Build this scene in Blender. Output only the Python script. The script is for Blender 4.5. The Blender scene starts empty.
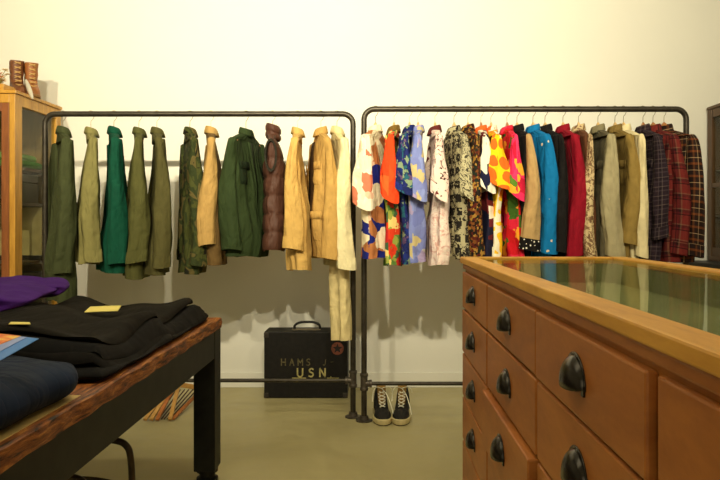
import bpy, math, random
from math import sin, cos, pi, radians, atan2, sqrt
from mathutils import Vector

random.seed(7)
S = bpy.context.scene
COL = S.collection

# ------------------------------------------------------------------ camera
CAMZ, F, VX, VY = 1.13, 700.0, 376.0, 225.0
cd = bpy.data.cameras.new('camera')
cam = bpy.data.objects.new('camera', cd); COL.objects.link(cam)
cam.location = (0, 0, CAMZ); cam.rotation_euler = (pi/2, 0, 0)
cd.sensor_width = 36; cd.lens = F/720*36
cd.shift_x = -(VX-360)/720; cd.shift_y = -(240-VY)/720
cd.clip_start = 0.02
S.camera = cam
S.view_settings.view_transform = 'Standard'
S.view_settings.look = 'None'
S.view_settings.gamma = 1
S.view_settings.use_curve_mapping = False
S.view_settings.exposure = 0.0

# ------------------------------------------------------------------ world and lamps
w = bpy.data.worlds.new('world'); S.world = w; w.use_nodes = True
w.node_tree.nodes['Background'].inputs[0].default_value = (0.9, 0.8, 0.6, 1)
w.node_tree.nodes['Background'].inputs[1].default_value = 0.15

WARM = (1.0, 0.89, 0.62)
def spot(name, loc, target, power, size=60, blend=0.6, radius=0.05, color=WARM):
    l = bpy.data.lights.new(name, 'SPOT'); l.energy = power; l.spot_size = radians(size)
    l.spot_blend = blend; l.shadow_soft_size = radius; l.color = color
    o = bpy.data.objects.new(name, l); COL.objects.link(o); o.location = loc
    o.rotation_euler = (Vector(target)-Vector(loc)).to_track_quat('-Z', 'Y').to_euler()
    return o
def area(name, loc, target, power, sx, sy, color=WARM):
    l = bpy.data.lights.new(name, 'AREA'); l.energy = power; l.shape = 'RECTANGLE'
    l.size = sx; l.size_y = sy; l.color = color
    o = bpy.data.objects.new(name, l); COL.objects.link(o); o.location = loc
    o.rotation_euler = (Vector(target)-Vector(loc)).to_track_quat('-Z', 'Y').to_euler()
    return o
for sx, tx, pw in ((-1.9, -1.9, 400), (-0.9, -0.9, 430), (0.2, 0.0, 430), (1.4, 1.1, 345)):
    spot('track_spot', (sx, 0.2, 2.95), (tx, 4.88, 2.5), pw, 72, 1.0, 0.035)
spot('floor_fill', (-0.25, 2.2, 3.15), (-0.25, 3.3, 0), 70, 85, 1.0, 0.12)  # added spot that lifts the floor, no actual fixture
area('overhead_fill', (0.0, 1.6, 3.1), (0.0, 2.6, 0), 42, 4.5, 1.6)  # added soft fill from overhead, not a fitting of the room
area('rear_fill', (-0.9, -2.2, 1.7), (0.5, 3, 0.9), 20, 2.6, 1.8)  # added soft fill behind the camera, there is no window

# ------------------------------------------------------------------ mesh helpers
class G:
    def __init__(s): s.v = []; s.f = []; s.uv = []; s.mi = []
    def add(s, v, f, uv=None, m=0):
        b = len(s.v); s.v += [tuple(p) for p in v]
        for i, q in enumerate(f):
            s.f.append([b+k for k in q]); s.mi.append(m)
            s.uv.append(uv[i] if uv else [(v[k][0], v[k][2]) for k in q])
        return s
    def box(s, x0, x1, y0, y1, z0, z1, m=0):
        v = [(x, y, z) for z in (z0, z1) for y in (y0, y1) for x in (x0, x1)]
        f = [(0,2,3,1), (4,5,7,6), (0,1,5,4), (2,6,7,3), (0,4,6,2), (1,3,7,5)]
        return s.add(v, f, None, m)
    def obox(s, c, ax, ay, az, m=0):
        c, ax, ay, az = map(Vector, (c, ax, ay, az))
        v = [c+ax*i+ay*j+az*k for k in (-1,1) for j in (-1,1) for i in (-1,1)]
        f = [(0,2,3,1), (4,5,7,6), (0,1,5,4), (2,6,7,3), (0,4,6,2), (1,3,7,5)]
        return s.add(v, f, None, m)
    def bar(s, a, b, wd, th, up=(0,0,1), m=0):
        a, b = Vector(a), Vector(b); d = (b-a); n = d.normalized()
        sd = n.cross(Vector(up))
        if sd.length < 1e-3: sd = n.cross(Vector((1,0,0)))
        sd.normalize(); u2 = sd.cross(n)
        return s.obox((a+b)/2, d/2, sd*wd/2, u2*th/2, m)
    def loft(s, rings, closed=True, cap0=False, cap1=False, m=0):
        n = len(rings[0]); v = [p for r in rings for p in r]; f = []; uv = []
        us = []; vs = [0.0]
        for r in rings:
            u = [0.0]
            for j in range(n):
                a, b = r[j], r[(j+1) % n]; u.append(u[-1]+math.dist(a, b))
            us.append(u)
        for i in range(1, len(rings)):
            vs.append(vs[-1]+sum(math.dist(rings[i][j], rings[i-1][j]) for j in range(0, n, max(1, n//6)))/len(range(0, n, max(1, n//6))))
        um = us[len(us)//2]
        for i in range(len(rings)-1):
            for j in range(n if closed else n-1):
                k = (j+1) % n
                f.append((i*n+j, i*n+k, (i+1)*n+k, (i+1)*n+j))
                uv.append([(um[j], -vs[i]), (um[j+1], -vs[i]), (um[j+1], -vs[i+1]), (um[j], -vs[i+1])])
        if cap0: f.append(tuple(reversed(range(n)))); uv.append([(v[k][0], v[k][1]) for k in f[-1]])
        if cap1:
            b = (len(rings)-1)*n; f.append(tuple(range(b, b+n))); uv.append([(v[k][0], v[k][1]) for k in f[-1]])
        return s.add(v, f, uv, m)
    def tube(s, path, r, n=10, m=0, caps=True):
        path = [Vector(p) for p in path]; rs = r if isinstance(r, (list, tuple)) else [r]*len(path)
        rings = []; prev = None
        for i, p in enumerate(path):
            t = (path[min(i+1, len(path)-1)]-path[max(i-1, 0)]).normalized()
            if prev is None:
                a = Vector((0,0,1)) if abs(t.z) < .9 else Vector((1,0,0))
                u = t.cross(a).normalized()
            else:
                u = (prev - t*prev.dot(t)).normalized()
            prev = u; w2 = t.cross(u)
            rings.append([tuple(p+u*rs[i]*cos(2*pi*k/n)+w2*rs[i]*sin(2*pi*k/n)) for k in range(n)])
        return s.loft(rings, True, caps, caps, m)
    def lathe(s, c, prof, n=20, axis='z', m=0):
        rings = []
        for r, h in prof:
            ring = []
            for k in range(n):
                a = 2*pi*k/n; x, y = r*cos(a), r*sin(a)
                if axis == 'z': p = (c[0]+x, c[1]+y, c[2]+h)
                elif axis == 'x': p = (c[0]+h, c[1]+x, c[2]+y)
                else: p = (c[0]-x, c[1]+h, c[2]+y)
                ring.append(p)
            rings.append(ring)
        return s.loft(rings, True, True, True, m)
    def build(s, name, mat, parent=None, smooth=True, bevel=0, subsurf=0, solid=0, angle=40):
        me = bpy.data.meshes.new(name); me.from_pydata(s.v, [], s.f); me.update()
        uvl = me.uv_layers.new(name='UVMap'); flat = []
        for q in s.uv:
            for c in q: flat += [c[0], c[1]]
        uvl.data.foreach_set('uv', flat)
        mats = mat if isinstance(mat, (list, tuple)) else [mat]
        for mm in mats: me.materials.append(mm)
        me.polygons.foreach_set('material_index', s.mi)
        me.polygons.foreach_set('use_smooth', [bool(smooth)]*len(me.polygons))
        if smooth: me.set_sharp_from_angle(angle=radians(angle))
        o = bpy.data.objects.new(name, me); COL.objects.link(o)
        if parent: o.parent = parent
        if solid:
            md = o.modifiers.new('solid', 'SOLIDIFY'); md.thickness = solid; md.offset = 0
        if bevel:
            md = o.modifiers.new('bevel', 'BEVEL'); md.width = bevel; md.segments = 2; md.limit_method = 'ANGLE'
            md.angle_limit = radians(40)
        if subsurf:
            md = o.modifiers.new('sub', 'SUBSURF'); md.levels = subsurf; md.render_levels = subsurf
        return o
def bezier(pts, n=8):
    """Catmull-Rom through the points"""
    P = [Vector(p) for p in pts]; out = []
    for i in range(len(P)-1):
        a, b, c, d = P[max(i-1,0)], P[i], P[i+1], P[min(i+2, len(P)-1)]
        for k in range(n):
            t = k/n
            out.append(0.5*((2*b)+(c-a)*t+(2*a-5*b+4*c-d)*t*t+(3*b-a-3*c+d)*t**3))
    out.append(P[-1]); return out
def thing(name, label, cat, loc=(0,0,0), rz=0.0, group=None):
    o = bpy.data.objects.new(name, None); COL.objects.link(o)
    o.empty_display_size = .05
    o.location = loc; o.rotation_euler = (0, 0, rz); return tag(o, label, cat, group)
def tag(o, label, cat, group=None):
    o['label'] = label; o['category'] = cat
    if group: o['group'] = group
    return o
def struct(name, g, m, **k):
    o = g.build(name, m, None, **k); o['kind'] = 'structure'; return o
def at(px, py, Y): return Vector(((px-VX)*Y/F, Y, CAMZ-(py-VY)*Y/F))
def lerp(a, b, t): return a+(b-a)*t
def sstep(t): t = max(0, min(1, t)); return t*t*(3-2*t)

# ------------------------------------------------------------------ materials
def rgb(r, g, b):
    def c(x):
        x /= 255; return x/12.92 if x <= .04045 else ((x+.055)/1.055)**2.4
    return (c(r), c(g), c(b), 1)
class N:
    def __init__(s, name, rough=.8, spec=.3, metal=0.0):
        s.m = bpy.data.materials.new(name); s.m.use_nodes = True; s.t = s.m.node_tree
        s.b = s.t.nodes['Principled BSDF']; s.b.inputs['Roughness'].default_value = rough
        s.b.inputs['Specular IOR Level'].default_value = spec; s.b.inputs['Metallic'].default_value = metal
    def n(s, ty, ins=None, **at_):
        x = s.t.nodes.new(ty)
        for k, v in at_.items(): setattr(x, k, v)
        for k, v in (ins or {}).items():
            if isinstance(v, bpy.types.NodeSocket): s.t.links.new(v, x.inputs[k])
            else: x.inputs[k].default_value = v
        return x
    def coord(s, scale=(1,1,1), kind='UV', off=(0,0,0), rot=(0,0,0)):
        tc = s.n('ShaderNodeTexCoord')
        return s.n('ShaderNodeMapping', {'Vector': tc.outputs[kind], 'Scale': scale, 'Location': off, 'Rotation': rot}).outputs[0]
    def noise(s, vec, scale, detail=3, rough=.5, dist=0.0):
        return s.n('ShaderNodeTexNoise', {'Vector': vec, 'Scale': scale, 'Detail': detail, 'Roughness': rough, 'Distortion': dist})
    def vor(s, vec, scale, feature='F1', rnd=1.0):
        return s.n('ShaderNodeTexVoronoi', {'Vector': vec, 'Scale': scale, 'Randomness': rnd}, feature=feature)
    def ramp(s, fac, stops, const=True):
        r = s.n('ShaderNodeValToRGB', {'Fac': fac}); cr = r.color_ramp
        cr.interpolation = 'CONSTANT' if const else 'LINEAR'
        while len(cr.elements) < len(stops): cr.elements.new(1.0)
        for e, (p, c) in zip(cr.elements, stops): e.position = p; e.color = c
        return r.outputs[0]
    def mix(s, fac, a, b, mode='MIX'):
        x = s.t.nodes.new('ShaderNodeMix'); x.data_type = 'RGBA'; x.blend_type = mode
        for k, v in ((0, fac), (6, a), (7, b)):
            if isinstance(v, bpy.types.NodeSocket): s.t.links.new(v, x.inputs[k])
            else: x.inputs[k].default_value = v
        return x.outputs[2]
    def math(s, op, a, b=0.0):
        x = s.t.nodes.new('ShaderNodeMath'); x.operation = op
        for k, v in ((0, a), (1, b)):
            if isinstance(v, bpy.types.NodeSocket): s.t.links.new(v, x.inputs[k])
            else: x.inputs[k].default_value = v
        return x.outputs[0]
    def color(s, c):
        if isinstance(c, bpy.types.NodeSocket): s.t.links.new(c, s.b.inputs['Base Color'])
        else: s.b.inputs['Base Color'].default_value = c
    def bump(s, h, strength=.3, dist=.01):
        x = s.n('ShaderNodeBump', {'Height': h, 'Strength': strength, 'Distance': dist})
        s.t.links.new(x.outputs[0], s.b.inputs['Normal'])
def plain(name, c, rough=.6, spec=.3, metal=0.0, var=.15, scale=12):
    k = N(name, rough, spec, metal); v = k.coord(kind='Object')
    nz = k.noise(v, scale, 4)
    dark = tuple(x*(1-var) for x in c[:3])+(1,); lite = tuple(min(1, x*(1+var)) for x in c[:3])+(1,)
    k.color(k.ramp(nz.outputs[0], [(.3, dark), (.7, lite)], False)); return k.m
def cloth_bump(k, fine=.25, st=.6):
    v = k.coord((1, .28, 1)); a = k.noise(v, 13, 2, .5, 1.2); c2 = k.noise(k.coord((1, .8, 1), rot=(0, 0, .7)), 9, 2, .5, 1.0)
    b = k.noise(v, 420, 1)
    h = k.math('ADD', k.math('ADD', a.outputs[0], k.math('MULTIPLY', c2.outputs[0], .8)), k.math('MULTIPLY', b.outputs[0], .04*fine))
    k.bump(h, st, .036)
def solid(name, c, var=.12, rough=.85, spec=.2, st=.6):
    k = N(name, rough, spec); v = k.coord(); nz = k.noise(v, 14, 4, .6)
    dark = tuple(x*(1-var) for x in c[:3])+(1,); lite = tuple(min(1, x*(1+var)) for x in c[:3])+(1,)
    k.color(k.ramp(nz.outputs[0], [(.3, dark), (.7, lite)], False)); cloth_bump(k, .25, st); return k.m
def blotch(name, stops, scale=14, dist=1.2, det=2, sx=1.0, seed=0.0):
    k = N(name, .85, .2); v = k.coord((sx, 1, 1), off=(seed, seed*.7, 0)); nz = k.noise(v, scale, det, .5, dist)
    k.color(k.ramp(nz.outputs[0], stops)); cloth_bump(k); return k.m
def cells(name, cols, scale=18, warp=.05, seed=0.0, edge=None, sx=1.0):
    """flower-like patches: warped Voronoi cells, each with one of the colours"""
    k = N(name, .85, .2); v = k.coord((sx, 1, 1), off=(seed, seed*.7, 0)); nz = k.noise(v, scale*1.6, 2)
    add = k.n('ShaderNodeVectorMath', {0: v, 1: k.n('ShaderNodeVectorMath', {0: nz.outputs[1], 1: (warp,)*3}, operation='MULTIPLY').outputs[0]}, operation='ADD')
    vo = k.vor(add.outputs[0], scale)
    sep = k.n('ShaderNodeSeparateColor', {0: vo.outputs['Color']})
    n = len(cols); c = k.ramp(sep.outputs[0], [(i/n, q) for i, q in enumerate(cols)])
    if edge:
        ve = k.vor(add.outputs[0], scale, 'DISTANCE_TO_EDGE')
        c = k.mix(k.math('LESS_THAN', ve.outputs[0], edge[0]), c, edge[1])
    k.color(c); cloth_bump(k); return k.m
def dots(name, base, spot_c, scale=9, thr=.38, seed=0.0, rnd=.7, extra=None):
    k = N(name, .85, .2); v = k.coord(off=(seed, seed*.7, 0)); nz = k.noise(v, 20, 2)
    add = k.n('ShaderNodeVectorMath', {0: v, 1: k.n('ShaderNodeVectorMath', {0: nz.outputs[1], 1: (.015,)*3}, operation='MULTIPLY').outputs[0]}, operation='ADD')
    vo = k.vor(add.outputs[0], scale, rnd=rnd)
    c = base
    if extra:
        n2 = k.noise(v, extra[1], 1, .4, 1.0)
        c = k.mix(k.math('GREATER_THAN', n2.outputs[0], extra[2]), base, extra[0])
    k.color(k.mix(k.math('LESS_THAN', vo.outputs['Distance'], thr), c, spot_c)); cloth_bump(k); return k.m
def plaid(name, us, vs, p=.07, fac=.5, lines=None):
    """us / vs: constant ramps along and across the weave"""
    k = N(name, .88, .15); v = k.coord((1/p, 1/p, 1)); s = k.n('ShaderNodeSeparateXYZ', {0: v})
    fu = k.math('FRACT', s.outputs[0]); fv = k.math('FRACT', s.outputs[1])
    c = k.mix(fac, k.ramp(fu, us), k.ramp(fv, vs))
    if lines:
        a = k.math('LESS_THAN', k.math('FRACT', k.math('ADD', fu, .42)), lines[1]); b = k.math('LESS_THAN', k.math('FRACT', k.math('ADD', fv, .42)), lines[1])
        c = k.mix(k.math('MULTIPLY', k.math('MAXIMUM', a, b), .85), c, lines[0])
    k.color(c); cloth_bump(k); return k.m
def checks(name, base, dark, p=.085, seed=0.0):
    k = N(name, .85, .2); v = k.coord((1, 1, 1), off=(seed, 0, 0)); nz = k.noise(v, 45, 3)
    s = k.n('ShaderNodeSeparateXYZ', {0: v})
    fu = k.math('FRACT', k.math('MULTIPLY', s.outputs[0], 1/p)); fv = k.math('FRACT', k.math('MULTIPLY', s.outputs[1], 1/p))
    msk = k.math('MULTIPLY', k.math('GREATER_THAN', fu, .38), k.math('GREATER_THAN', fv, .42))
    j = k.math('GREATER_THAN', nz.outputs[0], .42)
    big = k.ramp(k.noise(v, 26, 3, .6, 1.0).outputs[0], [(0, base), (.52, dark), (.62, base)])
    k.color(k.mix(k.math('MULTIPLY', msk, j), big, dark)); cloth_bump(k); return k.m
def wood(name, c1, c2, scale=(1,1,1), rough=.35, spec=.5, ring=6, coat=0.0, kind='Object', c3=None):
    k = N(name, rough, spec); v = k.coord(scale, kind)
    a = k.noise(v, ring, 6, .6, .8); b = k.noise(v, ring*7, 3, .6, .3)
    f = k.math('ADD', k.math('MULTIPLY', a.outputs[0], .75), k.math('MULTIPLY', b.outputs[0], .25))
    st = [(.35, c1), (.62, c2)] if not c3 else [(.33, c3), (.42, c1), (.62, c2)]
    k.color(k.ramp(f, st, False)); k.bump(f, .15, .004)
    k.b.inputs['Coat Weight'].default_value = coat; k.b.inputs['Coat Roughness'].default_value = .25
    return k.m
def glassmat(name, tint=(1,1,1,1), rough=0.0, ior=.6):
    """thin pane: clear, with Fresnel reflection"""
    m = bpy.data.materials.new(name); m.use_nodes = True; nt = m.node_tree
    nt.nodes.remove(nt.nodes['Principled BSDF']); out = nt.nodes['Material Output']
    tr = nt.nodes.new('ShaderNodeBsdfTransparent'); tr.inputs[0].default_value = tint
    gl = nt.nodes.new('ShaderNodeBsdfGlossy'); gl.inputs['Roughness'].default_value = rough
    ge = nt.nodes.new('ShaderNodeNewGeometry'); dt = nt.nodes.new('ShaderNodeVectorMath'); dt.operation = 'DOT_PRODUCT'
    nt.links.new(ge.outputs['Normal'], dt.inputs[0]); nt.links.new(ge.outputs['Incoming'], dt.inputs[1])
    def mth(op, a, b):
        x = nt.nodes.new('ShaderNodeMath'); x.operation = op
        for q, vv in ((0, a), (1, b)):
            if isinstance(vv, bpy.types.NodeSocket): nt.links.new(vv, x.inputs[q])
            else: x.inputs[q].default_value = vv
        return x
    ab = mth('ABSOLUTE', dt.outputs['Value'], 0).outputs[0]
    fr = mth('ADD', mth('MULTIPLY', mth('POWER', mth('SUBTRACT', 1.0, ab).outputs[0], 5.0).outputs[0], ior).outputs[0], .03)
    mx = nt.nodes.new('ShaderNodeMixShader')
    nt.links.new(fr.outputs[0], mx.inputs[0]); nt.links.new(tr.outputs[0], mx.inputs[1]); nt.links.new(gl.outputs[0], mx.inputs[2]); nt.links.new(mx.outputs[0], out.inputs[0])
    return m
K = {}
K['wall'] = None
def wallmat(name, c):
    k = N(name, .9, .15); v = k.coord(kind='Object'); nz = k.noise(v, 1.5, 5, .6); n2 = k.noise(v, 60, 3)
    k.color(k.ramp(nz.outputs[0], [(.3, tuple(x*.97 for x in c[:3])+(1,)), (.7, c)], False)); k.bump(n2.outputs[0], .06, .004); return k.m
WALL = wallmat('wall_paint', (.84, .83, .76, 1))
k = N('concrete_floor', .42, .35); v = k.coord(kind='Object'); a = k.noise(v, 1.3, 6, .65, .4); b = k.noise(v, 9, 5, .7)
f = k.math('ADD', k.math('MULTIPLY', a.outputs[0], .65), k.math('MULTIPLY', b.outputs[0], .35))
k.color(k.ramp(f, [(.3, (.36, .31, .15, 1)), (.5, (.45, .395, .20, 1)), (.7, (.53, .47, .26, 1))], False))
k.t.links.new(k.ramp(b.outputs[0], [(.3, (.3,.3,.3,1)), (.7, (.55,.55,.55,1))], False), k.b.inputs['Roughness']); k.bump(b.outputs[0], .05, .003)
FLOOR = k.m
PIPE = plain('black_pipe', (.05, .042, .03, 1), .38, .5, .6, .3, 30)
PIPEJ = plain('worn_pipe_fitting', (.09, .075, .06, 1), .45, .5, .6, .4, 40)
CHROME = plain('hook_steel', (.28, .23, .15, 1), .3, .5, 1.0, .05)
HANGW = wood('hanger_wood', rgb(205, 165, 100), rgb(230, 195, 130), (3, 3, 12), .35)
HANGD = wood('hanger_wood_brown', rgb(150, 95, 45), rgb(185, 125, 65), (3, 3, 12), .35)
BLACKM = plain('black_paint', (.014, .013, .012, 1), .5, .3)
GLASS = glassmat('clear_glass', (.90, .91, .84, 1), 0.0, .3)
DARKIN = solid('dark_lining', (.02, .018, .012, 1))

# ------------------------------------------------------------------ room
RX0, RX1, RY0, RY1, RZ = -3.6, 3.4, -3.0, 4.88, 3.2
struct('floor', G().box(RX0-.1, RX1+.1, RY0-.1, RY1+.1, -.1, 0), FLOOR, smooth=False)
struct('ceiling', G().box(RX0-.1, RX1+.1, RY0-.1, RY1+.1, RZ, RZ+.1), WALL, smooth=False)
struct('wall_back', G().box(RX0-.1, RX1+.1, RY1, RY1+.1, 0, RZ), WALL, smooth=False)
struct('wall_left', G().box(RX0-.1, RX0, RY0, RY1, 0, RZ), WALL, smooth=False)
struct('wall_right', G().box(RX1, RX1+.1, RY0, RY1, 0, RZ), WALL, smooth=False)
struct('wall_front', G().box(RX0-.1, RX1+.1, RY0-.1, RY0, 0, RZ), WALL, smooth=False)
struct('baseboard_back', G().box(RX0, RX1, RY1-.014, RY1, 0, .105), WALL, smooth=False, bevel=.003)
struct('baseboard_left', G().box(RX0, RX0+.014, RY0, RY1-.014, 0, .105), WALL, smooth=False)
struct('baseboard_right', G().box(RX1-.014, RX1, RY0, RY1-.014, 0, .105), WALL, smooth=False)

# ------------------------------------------------------------------ pipe racks
R1Y, R2Y = 4.12, 4.04
def rack(x0, x1, Y, top, label):
    t = thing('clothes_rack', label, 'clothes rack', ((x0+x1)/2, Y, 0), 0, 'pipe clothes racks')
    h = (x1-x0)/2; r = .0165; R = .06; z = top-r
    path = [(-h, 0, .01), (-h, 0, .5), (-h, 0, 1.2)]
    path += [(-h+R-R*cos(a), 0, z-R+R*sin(a)) for a in [i*pi/16 for i in range(9)]]
    path += [(h-R+R*sin(a), 0, z-R+R*cos(a)) for a in [i*pi/16 for i in range(9)]]
    path += [(h, 0, 1.2), (h, 0, .5), (h, 0, .01)]
    G().tube(path, r, 14).build('rail_frame', PIPE, t)
    G().tube([(-h, 0, .215), (h, 0, .215)], .0115, 12).build('cross_bar', PIPE, t)
    for s in (-1, 1):
        g = G(); g.lathe((s*h, 0, .175), [(.021, 0), (.024, .003), (.024, .016), (.0205, .02), (.0205, .08), (.024, .084), (.024, .097), (.021, .1)], 16)
        g.lathe((s*h, 0, .215), [(.019, -s*.0), (.019, -s*.03), (.022, -s*.033), (.022, -s*.045)], 14, 'x')
        g.build('tee_fitting', PIPEJ, t)
        G().lathe((s*h, 0, 0), [(.048, 0), (.048, .006), (.028, .009), (.024, .03), (.0, .03)], 22).build('foot_flange', PIPEJ, t)
    return t
rack(-1.947, -.135, R1Y, 1.80, 'black pipe clothes rack holding the green and tan jackets')
rack(-.069, 1.79, R2Y, 1.815, 'black pipe clothes rack holding the patterned shirts and plaids')

# ------------------------------------------------------------------ garments
def hanger(label, x, Y, zrail, rz, wood_m, W=.19, neck=.12, peak=.0, group='hangers on the rack of jackets'):
    """origin on top of the rail"""
    t = thing('clothes_hanger', label, 'clothes hanger', (x, Y, zrail), rz, group)
    pr = .0185
    hk = [(0, pr*cos(a), -.0165+pr*sin(a)) for a in [radians(200-i*20) for i in range(11)]]
    hk += [(0, pr*.9, -.032), (0, pr*.45, -.05), (0, 0, -.062), (0, 0, -neck+.01)]
    G().tube(bezier(hk, 3), .0017, 6).build('hook', CHROME, t)
    g = G(); rings = []
    nn = 25
    for i in range(nn):
        u = -1+2*i/(nn-1); x_ = u*W; zc = -neck-.019-.05*abs(u)**1.15+peak*math.exp(-(u*4.2)**2)
        hh = lerp(.014, .008, abs(u)); ww = lerp(.007, .011, abs(u)**2)
        yb = .012*u*u
        if i in (0, nn-1): hh *= .5; ww *= .5
        rings.append([(x_, yb+ww*cos(a), zc+hh*sin(a)) for a in [2*pi*j/10 for j in range(10)]])
    g.loft(rings, True, True, True); g.build('hanger_body', wood_m, t)
    return t

def garment(name, label, cat, group, x, Y, zr, a, mats, L=.72, W=.205, T=.06, drop=.05, neck=.125,
            sleeve='long', Ls=.56, sr=(.056, .045), out=.02, bend=0.0, cuff=True, collar='shirt', front=1,
            flare=1.0, puff=0, seed=0, placket=None, buttons=0, pockets=0, cuff_m=None, hem_m=None, lean=0.0, tw=1.0, fold=1.5):
    """x along the hanger towards the viewer, y across, z up; origin on the rail, the neck .1 below"""
    R = random.Random(seed*13+5)
    rz = a-pi/2
    t = thing(name, label, cat, (x, Y, zr), rz, group)
    body_m = mats['body']; sl_m = mats.get('sleeve', body_m); col_m = mats.get('collar', body_m)
    ph = [R.uniform(0, 6.28) for _ in range(8)]; kk = [R.uniform(5, 9), R.uniform(11, 16), R.uniform(2, 4)]
    z0 = -neck
    n = 56
    def surf(th, q, off=0.0):
        """q: -1..0 shoulder slope, 0..1 down the body"""
        if q < 0:
            s = 1+q; hw = lerp(.05, W, s); z = z0-.01-drop*s**1.15; ht = lerp(.030, .024, s)
            yc = 0
        else:
            hw = W*(1-.05*sin(pi*min(1, q*1.3)))*lerp(1, flare, q); z = z0-.01-drop-(L-drop-.01)*q
            ht = lerp(.022, T*1.12, min(1, q*1.15)**.75); yc = .012*sin(2.4*q+ph[3])*fold
            if puff:
                bq = abs(sin(pi*q*puff)); ht = .026+(T-.026)*sstep(q*3.5+.1)+.011*bq**.5; hw = hw+.008*bq**.5-.01
        c, s_ = cos(th), sin(th)
        xx = hw*math.copysign(abs(c)**.75, c); yy = ht*math.copysign(abs(s_)**.8, s_)
        am = .010*fold*sstep(q*1.6+.1) if q > -.5 else 0
        if puff: am *= .25
        wv = sin(kk[0]*xx*6+ph[0]+q*1.2)+.6*sin(kk[1]*xx*6+ph[1]-q)+.5*sin(kk[2]*4*q+ph[2]+xx*8)
        yy += yc+am*wv*(.55+.45*abs(s_))
        xx += .006*fold*sin(7*q+ph[4])*sstep(q*2)
        zz = z+(.008*sin(xx*18+ph[5])*sstep((q-.6)*2.5) if q > 0 else 0)
        if off:
            yy += off*math.copysign(1, s_)
        return (xx+lean*max(q, 0), yy, zz)
    rings = []
    qs = [-1, -.93, -.8, -.6, -.4, -.2, -.08, 0]+[i/30 for i in range(1, 31)] if not puff else [-1, -.8, -.6, -.4, -.2, -.08]+[i/60 for i in range(0, 61)]
    for q in qs: rings.append([surf(2*pi*j/n, q) for j in range(n)])
    last = rings[-1]
    rings.append([(p[0]*.97, p[1]*.9, p[2]+.004) for p in last]); rings.append([(p[0]*.94, p[1]*.8, p[2]+.10) for p in last])
    g = G().loft(rings, True, False, True); bo = g.build('body', body_m, t, angle=60)
    if placket:
        g = G(); r2 = []
        for i in range(25):
            q = i/24*.995
            c0 = surf(pi/2*front-.09, q, .004); c1 = surf(pi/2*front+.09, q, .004)
            r2.append([c0, c1])
        g.loft(r2, False); g.build('placket', placket, t, solid=.002)
    for b in range(buttons):
        q = .04+b*.9/max(1, buttons-1)*.95; p = surf(pi/2*front, q, .007)
        G().lathe(p, [(.0, -.004), (.0065, -.003), (.0065, .003), (.0, .004)], 8, 'y').build('button', mats.get('button', DARKIN), t)
    for pk in range(pockets):
        q0, q1 = ((.2, .38), (.62, .86))[pk]
        for sx in (1, -1):
            g = G(); r2 = []
            for i in range(7):
                q = lerp(q0, q1, i/6)
                r2.append([surf(front*(pi/2-sx*lerp(.32, 1.0, j/6)), q, .007+(.003 if .5 < j < 5.5 and 0 < i < 6 else -.006)) for j in range(7)])
            g.loft(r2, False); pp = g.build('pocket', mats.get('pocket', body_m), t, angle=60)
            fl = G(); r3 = [[surf(front*(pi/2-sx*lerp(.28, 1.04, j/6)), lerp(q0-.015, q0+.05, i/2), .012) for j in range(7)] for i in range(3)]
            fl.loft(r3, False); fl.build('pocket_flap', mats.get('pocket', body_m), pp, solid=.003)
    # collar
    if collar:
        g = G(); r2 = []; hgt = {'shirt': .03, 'jacket': .035, 'aloha': .022, 'stand': .04, 'puff': .045}[collar]
        fo = {'shirt': 1.0, 'jacket': 1.3, 'aloha': 1.1, 'stand': .0, 'puff': .35}[collar]
        prof = [(1.0, -.012), (1.02, hgt*.5), (1.0, hgt)]
        if fo: prof += [(1.06, hgt+.004), (1.14, hgt-.002), (1.2+.05*fo, hgt-.018), (1.24+.10*fo, hgt-.03*(.6+.5*fo))]
        else: prof += [(1.1, hgt+.003), (1.15, hgt*.4), (1.12, -.01)]
        if collar == 'puff': prof = [(.95, -.01), (.95, .03), (1.0, .05), (1.2, .055), (1.4, .04), (1.4, .02), (1.25, .012), (1.4, .0), (1.4, -.015), (1.2, -.03)]
        m = 28
        for rr, zz in prof:
            ring = []
            for j in range(m+1):
                th = pi/2*front+.16+(2*pi-.32)*j/m; fr = (1+cos(th-pi/2*front))/2
                ring.append((.046*rr*cos(th), .027*rr*sin(th)*1.05+front*.012*fr*(rr-1)*2, z0-.004+zz-.028*fr*(.6+.6*(rr-1))))
            r2.append(ring)
        g.loft(r2, False); g.build('collar', col_m, t, solid=.004, angle=70)
    # sleeves
    if sleeve == 'none':
        for sd in (1, -1):
            g = G(); pr_ = []; ri = []
            for j in range(20):
                th = 2*pi*j/20
                pr_.append((sd*(W+.010), .036*cos(th), z0-.10-drop+.095*sin(th)))
            g.loft([[ (p[0]-sd*.03, p[1]*.9, z0-.10-drop+(p[2]-(z0-.10-drop))*.9) for p in pr_], pr_, [(p[0]-sd*.001, p[1]*.72, z0-.10-drop+(p[2]-(z0-.10-drop))*.84) for p in pr_], [(p[0]-sd*.04, p[1]*.6, z0-.10-drop+(p[2]-(z0-.10-drop))*.75) for p in pr_]], True, False, True)
            g.build('armhole', mats.get('lining', DARKIN), t)
    else:
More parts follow.
